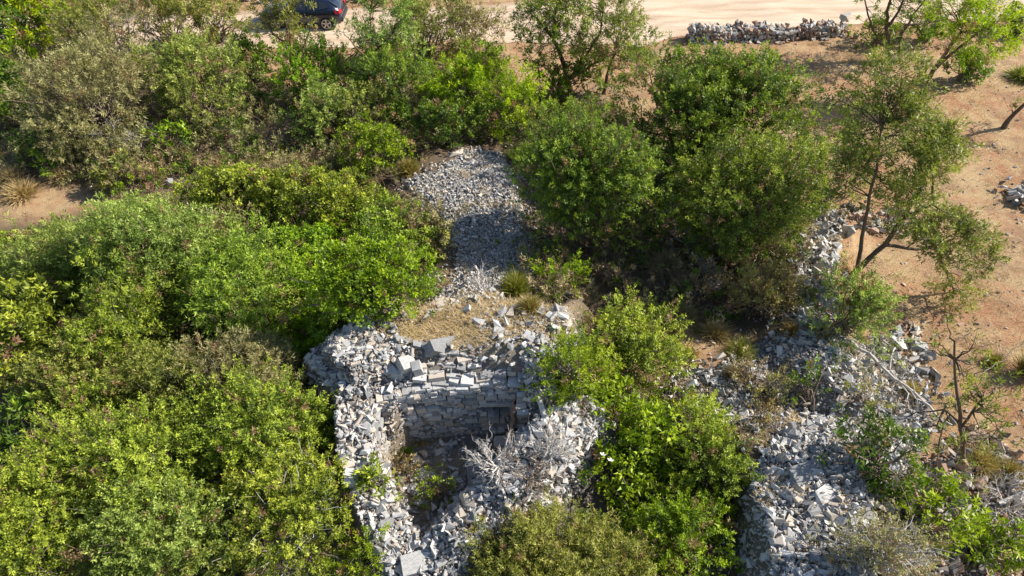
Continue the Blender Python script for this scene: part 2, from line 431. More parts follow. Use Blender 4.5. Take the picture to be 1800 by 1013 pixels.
fe3 = wpoly([(1755, 335), (1800, 325), (1860, 330), (1860, 375), (1800, 368), (1765, 355)])
heap('stone_pile', 'small pile of bluish stones on the red field at the right edge', 'rubble',
     [scatter(fe3, 90, .2, .5, 1.5, .5, .3)], 'rub', M_STONE, 90)
fe4 = wpoly([(1555, 590), (1600, 560), (1640, 640), (1650, 700), (1600, 680)])
heap('boulder_group', 'group of dark weathered rocks on the red field beside the white stone spread', 'rubble',
     [scatter(fe4, 20, .25, .62, 1.2, .4, .05), scatter(fe4, 160, .06, .22, 1)], 'rub', M_STONE_W, 100)
fe5 = wpoly([(1640, 800), (1700, 760), (1790, 800), (1850, 900), (1850, 1013), (1600, 1013), (1590, 900)])
heap('corner_rubble', 'rubble under the leafy branches in the lower right corner', 'rubble',
     [scatter(fe5, 500, .14, .5, 2), scatter(fe5, 1500, .05, .15, 1)], 'rubw', M_STONE_W, 200)

ts = wpoly([(840, 535), (930, 535), (1010, 560), (1030, 610), (960, 610), (900, 590), (850, 600), (830, 570)])
ts2 = wpoly([(640, 600), (700, 540), (770, 515), (830, 520), (800, 545), (720, 570), (690, 600)])
heap('terrace_stones', 'white stones littering the back edge of the dry grass terrace behind the hut', 'rubble',
     [scatter(ts, 90, .1, .42, 2, .3, .02), scatter(ts2, 60, .1, .36, 2, .3, .02), scatter(ts, 400, .04, .12, 1, .5, .02), scatter(ts2, 300, .04, .12, 1, .5, .02)], 'rub', M_STONE)
# --- the stone hut
HUT_AREA = wpoly([(545, 690), (548, 620), (600, 575), (700, 575), (960, 600), (1060, 700), (1110, 830), (1060, 930), (900, 960), (760, 1060), (690, 1060), (640, 930), (600, 820), (590, 700)])
def not_pit(x, y):
    z = H(x, y); return z > .5
def laid(n_extra=0):
    Ps, Ds, Es = [], [], []
    def face(x0, x1, ybase, z0, z1, batter, hmin=.10, hmax=.19, skip=None, along='x', wmin=.16, wmax=.42, dep=.34):
        z = z0
        while z < z1:
            h = R.uniform(hmin, hmax); x = x0 + R.uniform(-.1, .1)
            while x < x1:
                wd = R.uniform(wmin, wmax); cx = x + wd / 2; cz = z + h / 2
                if not (skip and skip(cx, cz)):
                    cy = float(ybase(cx)) + batter * (cz - z0) + R.normal(0, .03)
                    sl = (float(ybase(cx + .1)) - float(ybase(cx - .1))) / .2
                    p = (cx, cy, cz + R.normal(0, .012)) if along == 'x' else (cy, cx, cz + R.normal(0, .012))
                    Ps.append(p); dd = dep * R.uniform(.8, 1.1)
                    Ds.append((wd * 1.0, dd, h * .98) if along == 'x' else (dd, wd * 1.0, h * .98))
                    Es.append((R.normal(0, .09) + (math.atan(sl) if along == 'x' else -math.atan(sl)), R.normal(0, .07), R.normal(0, .07)))
                x += wd * .98
            z += h * .95
    niche = lambda x, z: -.80 < x < -.02 and .90 < z < 1.34
    yb = lambda x: FY(x) - .06
    face(-3.35, .15, yb, .1, 2.02, .06, .09, .2, skip=niche, wmin=.14, wmax=.38)
    # upper stepped courses of bigger blocks, each set back from the one below
    for k in range(6):
        x = -2.5 + R.uniform(0, .3) + (.5 if k > 3 else 0)
        while x < .3:
            wd = R.uniform(.22, .46); cx = x + wd / 2; cy = float(FY(cx)) + .06 + .145 * k + R.normal(0, .03)
            if R.random() < .9:
                Ps.append((cx, cy + .1, 2.09 + .085 * k + R.normal(0, .025))); Ds.append((wd * .97, R.uniform(.3, .42), R.uniform(.13, .2)))
                Es.append((R.normal(0, .12), R.normal(0, .09) + .1, R.normal(0, .09)))
            x += wd
    # left wall inner side
    face(7.9, 9.5, lambda y: -3.3 + .12 * max(0, 9.0 - y), .15, 1.75, -.04, along='y')
    # left wall outer side
    face(7.6, 10.9, lambda y: -4.12 + .25 * max(0, 9.2 - y), .15, 1.8, .08, along='y')
    # right return wall
    face(9.5, 10.2, lambda y: .18, .1, 1.9, .05, along='y', wmin=.14, wmax=.3)
    # inner side of the front wall
    face(-3.1, -2.2, lambda x: 7.75 - .9 * (x + 3.1), .1, .9, -.1, .14, .24)
    # small packing stones wedged into the back wall
    for k in range(170):
        cx = R.uniform(-3.3, .1); cz = R.uniform(.1, 2.1); s0 = R.uniform(.05, .12)
        if niche(cx, cz): continue
        Ps.append((cx, float(yb(cx)) + .06 * (cz - .1) - .13 + R.normal(0, .015), cz)); Ds.append((s0, s0, s0 * .7)); Es.append(tuple(R.uniform(-.6, .6, 3)))
    return np.array(Ps), np.array(Ds), np.array(Es)
LP, LD, LE = laid()
def wallish(x, y):
    ter = 1 - ((x + 1.25) / 2.5) ** 2 - ((y - 12.05) / 1.05) ** 2
    step = (x > -2.5) & (x < .25) & (y > 9.6) & (y < FY(x) + .82) & (R.random(len(x)) < .88)
    return (H(x, y) > .55) & (ter < 0) & (y < 14) & ~step
hs1 = scatter(HUT_AREA, 4600, .08, .32, 2.6, .5, .08, wallish, .03)
hs2 = scatter(HUT_AREA, 9500, .04, .14, 1, .7, .04, wallish, .05)
pit = [(-3.2, 9.9), (0, 9.9), (.1, 9.0), (-1.4, 7.5), (-2.4, 7.2), (-3.2, 8.2)]
hs3 = scatter(pit, 190, .1, .38, 2, .5, .08, None, .05)
hs4 = scatter(pit, 1500, .04, .11, 1, .5, .02, None, .05)

def build_hut():
    base = np.array([-1.6, 9.5, .1]); root = empty('stone_hut', base)
    tag(root, 'roofless ruined hut of dry stacked grey limestone with rubble spilling off its walls', 'hut ruin')
    P = np.concatenate([hs1[0], hs3[0]]); D = np.concatenate([hs1[1], hs3[1]]); E = np.concatenate([hs1[2], hs3[2]])
    sz = D.max(1); order = np.argsort(-sz)
    # wall > stone : laid stones, biggest 290 of each as single pieces
    core = joined_stones('rubble_core', np.concatenate([hs2[0], hs4[0]]) - base, np.concatenate([hs2[1], hs4[1]]), np.concatenate([hs2[2], hs4[2]]), M_STONE_D)
    tag(link('small_stones', core, root), kind='stuff')
    vis = np.argsort(-(LD[:, 0] * LD[:, 2]) * np.where(LP[:, 0] < -3.9, .3, 1))
    t1, r1 = vis[:290], vis[290:]
    wall = link('small_stones', joined_stones('small_stones', LP[r1] - base, LD[r1], LE[r1], M_STONE, TPLB), root); tag(wall, kind='stuff')
    for i in t1:
        o = link('wall_stone', UM['blk'][int(R.integers(0, 10))], root); o.location = Vector((LP[i] - base).tolist()); o.scale = Vector(LD[i].tolist())
        o.rotation_euler = Matrix(rot_mats(LE[i:i + 1, 0], LE[i:i + 1, 1], LE[i:i + 1, 2])[0].tolist()).to_euler()
    t2, r2 = order[:290], order[290:]
    wt = link('small_stones', joined_stones('small_stones', P[r2] - base, D[r2], E[r2], M_STONE), root); tag(wt, kind='stuff')
    for i in t2:
        o = link('loose_stone', UM['rub'][int(R.integers(0, 16))], root); o.location = Vector((P[i] - base).tolist()); o.scale = Vector(D[i].tolist())
        o.rotation_euler = Matrix(rot_mats(E[i:i + 1, 0], E[i:i + 1, 1], E[i:i + 1, 2])[0].tolist()).to_euler()
    # niche: dark recess with lintel
    def blk(name, c, d, e=(0, 0, 0), mat='blk'):
        o = link(name, UM[mat][2], root); o.location = Vector([float(a) for a in (np.array(c) - base)]); o.scale = d; o.rotation_euler = e; return o
    blk('lintel', (-.36, 10.28, 1.40), (.95, .4, .13), (0, .02, 0))
    blk('niche_back', (-.4, 10.95, 1.12), (.9, .2, .6))
    # plastered face of the right return
    m, t, b = new_mat('earth_plaster'); n = noise(t, 7, 6, .7)
    t.links.new(ramp(t, [(.3, (.14, .085, .055)), (.6, (.30, .19, .13))], n), b.inputs['Base Color']); b.inputs['Roughness'].default_value = .95; bump(t, b, n, .8, .04)
    bm = bmesh.new(); r = bmesh.ops.create_grid(bm, x_segments=14, y_segments=24, size=.5)
    for v in bm.verts:
        u, q = v.co.x + .5, v.co.y + .5
        v.co = Vector((.02 + .05 * math.sin(u * 9 + q * 5) + .03 * math.sin(q * 17) + .1 * q, .55 * u - .65, q * 1.75))
    bm.normal_update(); me = bpy.data.meshes.new('plaster'); bm.to_mesh(me); bm.free(); me.materials.append(m)
    pl = link('plaster', me, root); pl.location = Vector([float(a) for a in (np.array([.0, 10.15, .1]) - base)])
    mod = pl.modifiers.new('t', 'SOLIDIFY'); mod.thickness = .06
build_hut()

def single_stone(name, label, p, d, e, key='rub', idx=0, cat='rock'):
    o = link(name, UM[key][idx]); o.location = Vector([float(a) for a in p]); o.scale = d; o.rotation_euler = e
    tag(o, label, cat); return o
# big single blocks
def put(px, py, dz=.0):
    p = gp(px, py); return (p[0], p[1], p[2] + dz)
single_stone('boulder', 'largest pale boulder lying on the top edge of the hut back wall beside the grass', put(775, 612, .05), (.85, .5, .42), (.1, .2, .3), 'rub', 1)
single_stone('stone_block', 'angular upright block on the hut rubble, left of the back wall', put(713, 648, .1), (.42, .38, .5), (.3, .3, .6), 'blk', 3)
single_stone('stone_block', 'leaning pointed slab beside the upright block on the hut rubble', put(690, 660, .08), (.62, .36, .2), (.5, .3, -.7), 'rub', 4)
single_stone('stone_block', 'narrow block stood on end against the stepped courses of the hut', put(737, 655, .1), (.24, .3, .6), (.2, -.2, .2), 'blk', 5)
single_stone('boulder', 'big square block at the very bottom of the curved hut wall', put(730, 995, .05), (.62, .48, .36), (.1, .1, .3), 'blk', 6)
single_stone('boulder', 'big angular block near the bottom end of the hut wall, above the square one', put(765, 965, .05), (.6, .46, .36), (.3, .2, 1.1), 'rub', 7)
single_stone('boulder', 'rounded pale rock in the shaded inner slope of the hut front wall', put(826, 878, .08), (.46, .36, .3), (.2, .3, .4), 'rub', 9)
single_stone('boulder', 'bluish block at the head of the shaded inner slope, below the dead shrub', put(838, 830, .08), (.46, .4, .3), (.3, -.3, .1), 'blk', 1)
single_stone('boulder', 'white block sticking up behind the dead shrub in the hut', put(880, 783, .12), (.38, .3, .4), (.3, .1, .1), 'blk', 4)
single_stone('boulder', 'flat stone lying alone on the hut floor', put(752, 838, .04), (.5, .3, .16), (.1, .1, -.1), 'rub', 2)
single_stone('slab', 'upper flat blue-grey slab on the tall stone heap', put(1415, 835, .10), (.85, .5, .16), (.3, .08, .35), 'blk', 2, 'slab')
single_stone('slab', 'lower and larger flat slab on the tall stone heap', put(1450, 878, .10), (.85, .6, .2), (.35, -.1, .5), 'rub', 10, 'slab')
single_stone('boulder', 'pale rock in red soil beside the lone tufts left of the white stone spread', put(1265, 630, .06), (.42, .34, .34), (.2, .1, .4), 'rub', 3)
single_stone('boulder', 'cream rock catching the sun at the field side of the white stone spread', put(1612, 612, .08), (.6, .4, .34), (.2, .2, -.3), 'rub', 5)
single_stone('boulder', 'large flat pale rock at the right side of the white stone spread', put(1555, 735, .1), (.95, .6, .34), (.2, .15, -.5), 'rub', 6)
single_stone('boulder', 'lone white rock among low shrubs at the far left', put(300, 322, .08), (.42, .3, .25), (.2, .2, .3), 'rub', 7)
single_stone('boulder', 'pale oblong rock at the upper end of the rubble ridge', put(803, 272, .08), (.75, .4, .26), (.1, .1, .3), 'rub', 8)
single_stone('boulder', 'pointed grey rock beside the small bright juniper', put(997, 525, .12), (.4, .3, .5), (.2, .2, .3), 'rub', 11)

# --- dry stone wall beside the track
def roadside_wall():
    a = gp(1207, 79); b = gp(1490, 62); base = (a + b) / 2
    root = empty('dry_stone_wall', base); tag(root, 'low dry stone wall of mixed grey and rusty stones edging the dirt track', 'wall')
    L = np.linalg.norm((b - a)[:2]); dirv = (b - a) / L; dirv[2] = 0; perp = np.array([-dirv[1], dirv[0], 0])
    Ps, Ds, Es = [], [], []; yaw = math.atan2(dirv[1], dirv[0])
    for row, off in enumerate((0, .32, .62)):
        z = 0.05
        while z < .72:
            h = R.uniform(.11, .2); u = R.uniform(0, .2)
            while u < L:
                wd = R.uniform(.12, .3); top = .62 - .2 * (u / L) + .1 * math.sin(u * 2.1) + .07 * math.sin(u * 5.3)
                if z < top:
                    q = a + dirv * (u + wd / 2) + perp * (off + .1 * z + R.normal(0, .05)); g = float(H(q[0], q[1]))
                    Ps.append((q[0], q[1], g + z + h / 2)); Ds.append((wd * 1.08, .3, h * 1.1)); Es.append((yaw + R.normal(0, .35), R.normal(0, .25), R.normal(0, .25)))
                u += wd
            z += h * .9
    for k in range(40):
        u = R.uniform(.2, L + .5); q = a + dirv * u + perp * R.uniform(-.35, -.1); Ps.append((q[0], q[1], float(H(q[0], q[1])) + .05)); s = R.uniform(.12, .28)
        Ds.append((s, s * .8, s * .6)); Es.append(tuple(R.uniform(-.6, .6, 3)))
    P, D, E = np.array(Ps), np.array(Ds), np.array(Es)
    order = np.argsort(P[:, 1] - P[:, 2] * 2)
    t, r = order[:290], order[290:]
    for i in t:
        key = 'rubw' if R.random() < .55 else 'rub'
        stone_parts(root, P[i:i + 1], D[i:i + 1], E[i:i + 1], key, base)
    if len(r): tag(link('small_stones', joined_stones('small_stones', P[r] - base, D[r], E[r], M_STONE_W), root), kind='stuff')
roadside_wall()
p = gp(1482, 48)
single_stone('boulder', 'dark weathered rock perched on the far end of the roadside wall', (p[0], p[1], p[2] + .5), (.75, .4, .45), (.2, .1, .3), 'rubw', 4)

# far stones above the track, left
fe6 = wpoly([(380, 4), (480, 8), (700, 3), (700, -14), (380, -10)])
heap('far_stone_wall', 'tumbled line of grey stones on the far side of the track behind the car', 'wall',
     [scatter(fe6, 220, .25, .6, 1.4, .5, .4)], 'rubw', M_STONE_W, 220)

# ------------------------------------------------------------ wood: tubes and branching
class Tubes:
    def __init__(s): s.V = []; s.F = []; s.n = 0
    def add(s, pts, r0, r1, sides=5):
        pts = np.asarray(pts, float); m = len(pts); d = norm(np.gradient(pts, axis=0))
        up = np.tile(np.array([.31, .23, .92]), (m, 1)); a = norm(np.cross(d, up)); b = np.cross(d, a)
        rr = np.linspace(r0, r1, m)[:, None, None]; th = np.arange(sides) * 2 * math.pi / sides
        ring = pts[:, None, :] + rr * (np.cos(th)[None, :, None] * a[:, None, :] + np.sin(th)[None, :, None] * b[:, None, :])
        s.V.append(ring.reshape(-1, 3)); i = np.arange(m * sides).reshape(m, sides) + s.n
        j = np.roll(i, -1, axis=1)
        s.F.append(np.stack([i[:-1], j[:-1], j[1:], i[1:]], -1).reshape(-1, 4)); s.n += m * sides
    def mesh(s, name, mat): return mesh_np(name, np.concatenate(s.V), np.concatenate(s.F), mat, True)
def wobble(p0, p1, k=5, amp=.06, rng=None, sag=0):
    p0 = np.asarray(p0, float); p1 = np.asarray(p1, float); t = np.linspace(0, 1, k)[:, None]; L = np.linalg.norm(p1 - p0)
    q = p0 * (1 - t) + p1 * t; n = rng.normal(0, amp * L, (k, 3)); n[0] = 0; n[-1] = 0
    q += n; q[:, 2] += sag * L * (np.sin(t[:, 0] * math.pi)); return q
def grow(T, p, d, L, r, lev, rng, spread=.6, kids=4, tips=None, shrink=.66, up=.1):
    e = p + norm(d) * L; pts = wobble(p, e, 4, .06, rng); T.add(pts, r, r * .55, 4 if lev > 1 else 3)
    if tips is not None: tips.append(e)
    if lev <= 0: return
    for k in range(kids):
        t = rng.uniform(.35, 1.0); q = p * (1 - t) + e * t
        nd = norm(norm(d) + rng.normal(0, spread, 3) + np.array([0, 0, up])); grow(T, q, nd, L * shrink * rng.uniform(.7, 1.15), r * .55, lev - 1, rng, spread, kids, tips, shrink, up)

# ------------------------------------------------------------ foliage
STY = {  # clump length, clump radius, leaf length, leaf width, leaves per clump, outward, up, ragged
 'juniper': (.42, .085, .066, .032, 46, 1.0, .4, .10),
 'mastic':  (.20, .14, .070, .044, 38, .8, .3, .09),
 'olive':   (.36, .10, .090, .028, 30, .7, .2, .16),
 'feather': (.38, .09, .085, .024, 40, .7, .6, .12),
 'broad':   (.26, .16, .135, .066, 20, .7, .3, .16),
}
def leaves_for(lobes, style, dens, rng, dfac):
    """lobes: (centre, radii). Returns V, F, tint and clump anchor points"""
    cl, cr, ll, lw, per, ow, upw, rag = STY[style]; ll *= dfac; lw *= dfac; cl *= dfac ** .5; cr *= dfac ** .5
    VV, TT, anchors = [], [], []
    for li, (c, r) in enumerate(lobes):
        c = np.asarray(c, float); r = np.asarray(r, float)
        p = 1.6; area = 4 * math.pi * (((r[0] * r[1]) ** p + (r[0] * r[2]) ** p + (r[1] * r[2]) ** p) / 3) ** (1 / p)
        # the crown is made of puffs (branch ends), each puff of clumps, each clump of leaves
        pr0 = PUFF[style] * dfac ** .6; npf = max(3, int(area * .95 / (math.pi * pr0 * pr0)))
        d = norm(rng.normal(size=(npf, 3))); d[:, 2] = np.where(d[:, 2] < -.7, -d[:, 2], d[:, 2])
        pr = pr0 * np.exp(rng.normal(0, .42, npf)); ph = rng.uniform(0, 6.28, 6)
        lump = np.sin(d[:, 0] * 3.3 + ph[0]) * np.sin(d[:, 1] * 3.1 + ph[1]) + .6 * np.sin(d[:, 2] * 5 + d[:, 0] * 4 + ph[2])
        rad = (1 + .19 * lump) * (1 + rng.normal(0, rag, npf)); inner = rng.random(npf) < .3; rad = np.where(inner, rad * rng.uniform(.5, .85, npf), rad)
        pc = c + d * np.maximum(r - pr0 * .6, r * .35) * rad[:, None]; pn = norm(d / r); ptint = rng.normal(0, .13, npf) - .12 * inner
        nleaf = int(area * .8 * dens * 1.24 / (.5 * ll * lw)); nc = max(6, nleaf // per)
        pi_ = rng.choice(npf, nc, p=pr ** 2 / np.sum(pr ** 2))
        cd = norm(pn[pi_] * .75 + norm(rng.normal(size=(nc, 3))))
        q = pc[pi_] + cd * (pr[pi_] * rng.uniform(.45, 1.0, nc))[:, None]; nrm = norm(cd + pn[pi_] * .6)
        ax = norm(cd * ow + pn[pi_] * .25 + np.array([0, 0, upw]) + rng.normal(0, .3, (nc, 3)))
        gz = H(q[:, 0], q[:, 1]); ok = (q[:, 2] > gz + .03) & ((nrm[:, 1] * .7 - nrm[:, 2] * .7 < .35) | (rng.random(len(q)) < .4)); q, ax, nrm, pi_ = q[ok], ax[ok], nrm[ok], pi_[ok]; nc = len(q)
        if nc == 0: continue
        anchors.append(q)
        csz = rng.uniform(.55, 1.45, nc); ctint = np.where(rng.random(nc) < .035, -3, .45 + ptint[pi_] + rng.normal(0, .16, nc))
        k = rng.integers(int(per * .7), int(per * 1.3), nc); idx = np.repeat(np.arange(nc), k); m = len(idx)
        u = rng.random(m) ** .8; a = ax[idx]; rv = rng.normal(size=(m, 3)); rv = norm(rv - a * np.sum(rv * a, 1, keepdims=True))
        rr = cr * csz[idx] * (1.15 - u) * np.sqrt(rng.random(m)) * 1.2
        pos = q[idx] + a * (u * cl * csz[idx])[:, None] + rv * rr[:, None]
        ldir = norm(a * .6 + rv * .65 + rng.normal(0, .42, (m, 3)))
        nn = norm(nrm[idx] * .6 + np.array([0, 0, .3]) + rng.normal(0, .5, (m, 3))); side = norm(np.cross(ldir, nn))
        L = (ll * rng.uniform(.7, 1.35, m))[:, None]; W = (lw * rng.uniform(.7, 1.3, m))[:, None]
        a0 = pos - side * W * .5 + ldir * L * .2; a1 = pos + side * W * .5; a2 = pos + ldir * L
        VV.append(np.stack([a0, a1, a2], 1).reshape(-1, 3))
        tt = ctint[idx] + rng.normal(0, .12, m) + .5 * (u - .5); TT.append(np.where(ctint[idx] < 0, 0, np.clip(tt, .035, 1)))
    V = np.concatenate(VV); m = len(V) // 3; Fq = np.arange(m * 3).reshape(m, 3)
    return V, Fq, np.concatenate(TT), np.concatenate(anchors)
PUFF = {'juniper': .30, 'mastic': .26, 'olive': .30, 'feather': .26, 'broad': .30}

QUALITY = 1.0
NLEAF = [0]
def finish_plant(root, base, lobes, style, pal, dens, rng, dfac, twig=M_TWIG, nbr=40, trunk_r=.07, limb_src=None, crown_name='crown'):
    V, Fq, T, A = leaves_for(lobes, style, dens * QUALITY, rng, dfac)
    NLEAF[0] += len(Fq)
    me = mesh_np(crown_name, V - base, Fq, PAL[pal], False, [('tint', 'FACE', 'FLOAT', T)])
    link(crown_name, me, root)
    tb = Tubes(); sel = rng.choice(len(A), min(nbr, len(A)), replace=False)
    src = limb_src if limb_src is not None else [base + np.array([0, 0, .05])]
    for i in sel:
        s = src[int(np.argmin([np.linalg.norm(A[i] - q) for q in src]))] if limb_src is not None else src[0] + np.append(rng.normal(0, .12, 2), 0)
        pts = wobble(s, A[i], 5, .05, rng, .04) - base
        tb.add(pts, trunk_r * .5, .008, 3)
        for k in range(2):
            q = pts[3] + (pts[4] - pts[3]) * rng.random(); e = q + rng.normal(0, .18, 3) + (pts[4] - pts[2]) * .4
            tb.add(wobble(q, e, 3, .08, rng), .010, .004, 3)
    link('branches', tb.mesh('branches', twig), root)

def bush(name, label, cat, style, pal, cx, cy, rx, ry, rzf=.75, dens=1.0, nl=3, group=None, twigs=40, seed=None, twig=M_TWIG, zb=None):
    rng = np.random.default_rng(seed if seed is not None else int(cx * 13 + cy * 7))
    rz_guess = .6
    for _ in range(3):
        p = at_z(cx, cy, max(.2, rz_guess * .85)); sc = depth_of(p) / 1200.; RX = rx * sc - .08; RY = ry * 1.04 * sc - .06; rz = RX * rzf
        g = float(H(p[0], p[1])); rz_guess = rz + g / .85
    phi = math.atan2(CAM_H - p[2], p[1]); RZ = min(rz, RY * .92 / math.cos(phi))
    RD = math.sqrt(max((.55 * RX) ** 2, (RY ** 2 - (RZ * math.cos(phi)) ** 2) / math.sin(phi) ** 2)); RD = min(RD, 1.5 * RX)
    p = at_z(cx, cy, g + RZ * .85)
    base = np.array([p[0], p[1], float(H(p[0], p[1]))])
    root = empty(name, base); tag(root, label, cat, group)
    lobes = [(p, np.array([RX, RD, RZ]) * .86)]
    for k in range(nl):
        a = rng.uniform(0, 6.28) if k else rng.uniform(-.4, .4); rr = rng.uniform(.36, .52); s = rng.uniform(.38, .55)
        a = k * 6.28 / max(nl, 1) + rng.uniform(-.5, .5)
        lobes.append((p + np.array([RX * rr * math.cos(a), RD * rr * math.sin(a), RZ * rng.uniform(.1, .45)]), np.array([RX * s, RD * s, RZ * s * 1.15])))
    dfac = max(.85, min(1.7, (depth_of(p) / 17.0) ** .75))
    finish_plant(root, base, lobes, style, pal, dens, rng, dfac, twig, twigs, .05 + .02 * RX)
    return root

def tuft(name, label, cat, pal, px, py, rx, h, n=500, group=None, seed=0, w0=.008):
    """fan of long thin stems springing from one foot (broom, grass)"""
    rng = np.random.default_rng(int(px * 3 + py)); g = gp(px, py); sc = depth_of(g) / 1200.; Rr = rx * sc
    th = rng.uniform(0, 6.28, n); el = rng.uniform(.25, 1.45, n); d = np.stack([np.cos(th) * np.cos(el), np.sin(th) * np.cos(el), np.sin(el)], -1)
    L = rng.uniform(.6, 1.1, n)[:, None]; tgt = d * np.array([Rr * 1.05, Rr * 1.05, h]) * L
    foot = np.stack([rng.normal(0, Rr * .14, n), rng.normal(0, Rr * .14, n), np.zeros(n)], -1)
    fr0 = rng.uniform(.0, .45, (n, 1)); a = foot + tgt * fr0; tip = foot + tgt + rng.normal(0, .11, (n, 3)) * np.array([1, 1, .7]) * min(1.6, Rr + .3)
    mid = (a + tip) / 2 + np.array([0, 0, 1]) * .06 * h
    side = norm(np.cross(tip - a, rng.normal(size=(n, 3)))) * w0 * sc / .016
    V = np.stack([a - side, a + side, mid + side * .8, tip, mid - side * .8], 1).reshape(-1, 3)
    i = np.arange(n)[:, None] * 5
    Fq = np.concatenate([i + np.array([[0, 1, 2, 4]])]); V3 = V
    Ft = i + np.array([[4, 2, 3, 3]])
    Fq = np.concatenate([Fq, i + np.array([[4, 2, 3, 3]])])
    # second part of each stem as its own quad (thin tip)
    V2 = np.stack([mid - side * .8, mid + side * .8, tip + side * .2, tip - side * .2], 1).reshape(-1, 3)
    V1 = np.stack([a - side, a + side, mid + side * .8, mid - side * .8], 1).reshape(-1, 3)
    VV = np.concatenate([V1, V2]); Fq = np.arange(len(VV)).reshape(-1, 4); T = np.clip(rng.normal(.5, .22, n), 0, 1)
    o = link(name, mesh_np(name, VV, Fq, PAL[pal], False, [('tint', 'FACE', 'FLOAT', np.concatenate([T, T]))]), None, g)
    tag(o, label, cat, group); return o

def dead_shrub(name, label, px, py, L, kids=5, lev=3, spread=.7, mat=M_GREYTWIG, n0=7, r=.03, z=0.0, seed=1, cat='dead shrub', lean=(0, 0, 1), up=.1):
    rng = np.random.default_rng(seed); g = gp(px, py); T = Tubes()
    for k in range(n0):
        d = norm(np.array(lean, float) + rng.normal(0, spread, 3) * np.array([1, 1, .6])); d[2] = abs(d[2])
        grow(T, np.append(rng.normal(0, .06, 2), 0), d, L * rng.uniform(.7, 1.1), r, lev, rng, .55, kids, None, .6, up)
    o = link(name, T.mesh(name, mat), None, g); tag(o, label, cat); return o

GJ = 'juniper bushes'; GM = 'dense evergreen shrubs'; GO = 'olive-like trees'; GB = 'broom and dry shrubs'; GT = 'dry grass tufts'
def B(name, label, cat, style, pal, cx, cy, rx, ry, rzf=.75, dens=1.0, nl=3, group=None, twigs=40, **k):
    if cx < 700 and cy > 330: rx *= 1.16; ry *= 1.14; nl += 2      # the left thicket closes over
    elif cx < 950 and cy < 330: rx *= 1.08; ry *= 1.06
    return bush(name, label, cat, style, pal, cx, cy, rx, ry, rzf, dens, nl, group, twigs, **k)
# ---- upper left thicket, far row
B('leafy_tree', 'dark green broad-leaved tree filling the top left corner', 'tree', 'broad', 'deep', 22, 40, 62, 80, .9, 1, 3, 'broad-leaved trees')
B('leafy_tree', 'yellow-leaved tree near the top left corner', 'tree', 'broad', 'lime', 88, 48, 46, 62, 1.0, .75, 3, 'broad-leaved trees')
B('leafy_tree', 'dark green broad-leaved tree at the left edge below the yellow one', 'tree', 'broad', 'deep', 2, 185, 52, 85, .9, 1, 3, 'broad-leaved trees')
B('leafy_tree', 'low yellow-green tree hugging the left edge below the top corner', 'tree', 'broad', 'lime', 30, 110, 40, 32, .8, .7, 2, 'broad-leaved trees')
B('juniper_bush', 'big drab olive-brown juniper with bare twigs at the left of the upper thicket', 'bush', 'feather', 'drab', 165, 175, 98, 110, .8, .7, 4, GJ, 90)
B('juniper_bush', 'thin drab juniper behind the big olive-brown one', 'bush', 'feather', 'olive', 175, 70, 62, 58, .9, .7, 3, GJ, 60)
B('evergreen_shrub', 'dark shrub on the far side of the track at the top, left of the car', 'bush', 'mastic', 'deep', 265, -8, 85, 24, .5, 1, 2, GM)
B('evergreen_shrub', 'dark shrub cut by the top edge beside the yellow-leaved tree', 'bush', 'mastic', 'deep', 165, 2, 55, 20, .5, 1, 2, GM)
B('juniper_bush', 'drab green juniper by the track, left of the parked car', 'bush', 'olive', 'olive', 372, 42, 52, 40, .8, .85, 3, GJ)
B('juniper_bush', 'greyish green juniper behind the bright green one', 'bush', 'feather', 'olive', 297, 55, 52, 46, .9, .7, 3, GJ)
B('juniper_bush', 'bright pale-green juniper with tiered sprays, left of centre in the upper thicket', 'bush', 'juniper', 'pale', 362, 135, 76, 62, .8, .9, 4, GJ)
B('juniper_bush', 'shaded lower juniper under the bright pale-green one', 'bush', 'juniper', 'olive', 360, 200, 62, 38, .8, .7, 3, GJ)
B('evergreen_shrub', 'dark green shrub at the foot of the tree that hides the car', 'bush', 'mastic', 'green', 440, 112, 48, 34, .8, 1, 3, GM)
B('juniper_bush', 'green spreading juniper just right of the tree that hides the car', 'bush', 'juniper', 'green', 552, 145, 66, 50, .8, .9, 4, GJ)
B('juniper_bush', 'shorter pale juniper below the green spreading one', 'bush', 'juniper', 'pale', 575, 215, 56, 48, .8, .8, 3, GJ)
B('juniper_bush', 'dense green juniper in the middle of the upper thicket', 'bush', 'juniper', 'juniper', 690, 150, 68, 58, .8, .95, 4, GJ)
B('juniper_bush', 'low twiggy juniper under the dense green one', 'bush', 'juniper', 'olive', 640, 205, 50, 40, .8, .7, 3, GJ, 60)
B('evergreen_shrub', 'dark round shrub standing against the track, top centre', 'bush', 'olive', 'olive', 742, 58, 60, 52, .9, 1, 3, GM)
B('evergreen_shrub', 'brownish green shrub next to the dark round one against the track', 'bush', 'olive', 'drab', 820, 62, 44, 40, .9, .9, 3, GM)
B('evergreen_shrub', 'brilliant yellow-green shrub in the upper middle thicket', 'bush', 'feather', 'lime', 815, 160, 78, 45, .8, 1, 4, GM)
B('evergreen_shrub', 'second brilliant yellow-green shrub, lower and right of the first', 'bush', 'juniper', 'lime', 905, 195, 66, 45, .8, .9, 4, GM)
B('evergreen_shrub', 'yellow-green bush rising behind the two brilliant ones', 'bush', 'mastic', 'yellow', 850, 110, 48, 32, .8, .9, 3, GM)
B('evergreen_shrub', 'shaded dark shrub at the head of the rubble ridge', 'bush', 'mastic', 'deep', 790, 222, 90, 30, .6, 1, 3, GM)
B('evergreen_shrub', 'vivid green round shrub left of the upper rubble', 'bush', 'mastic', 'green', 655, 268, 58, 46, .8, 1, 4, GM)
B('evergreen_shrub', 'dark low shrub under the tall olive by the track', 'bush', 'broad', 'deep', 985, 150, 60, 36, .8, .8, 3, GM)
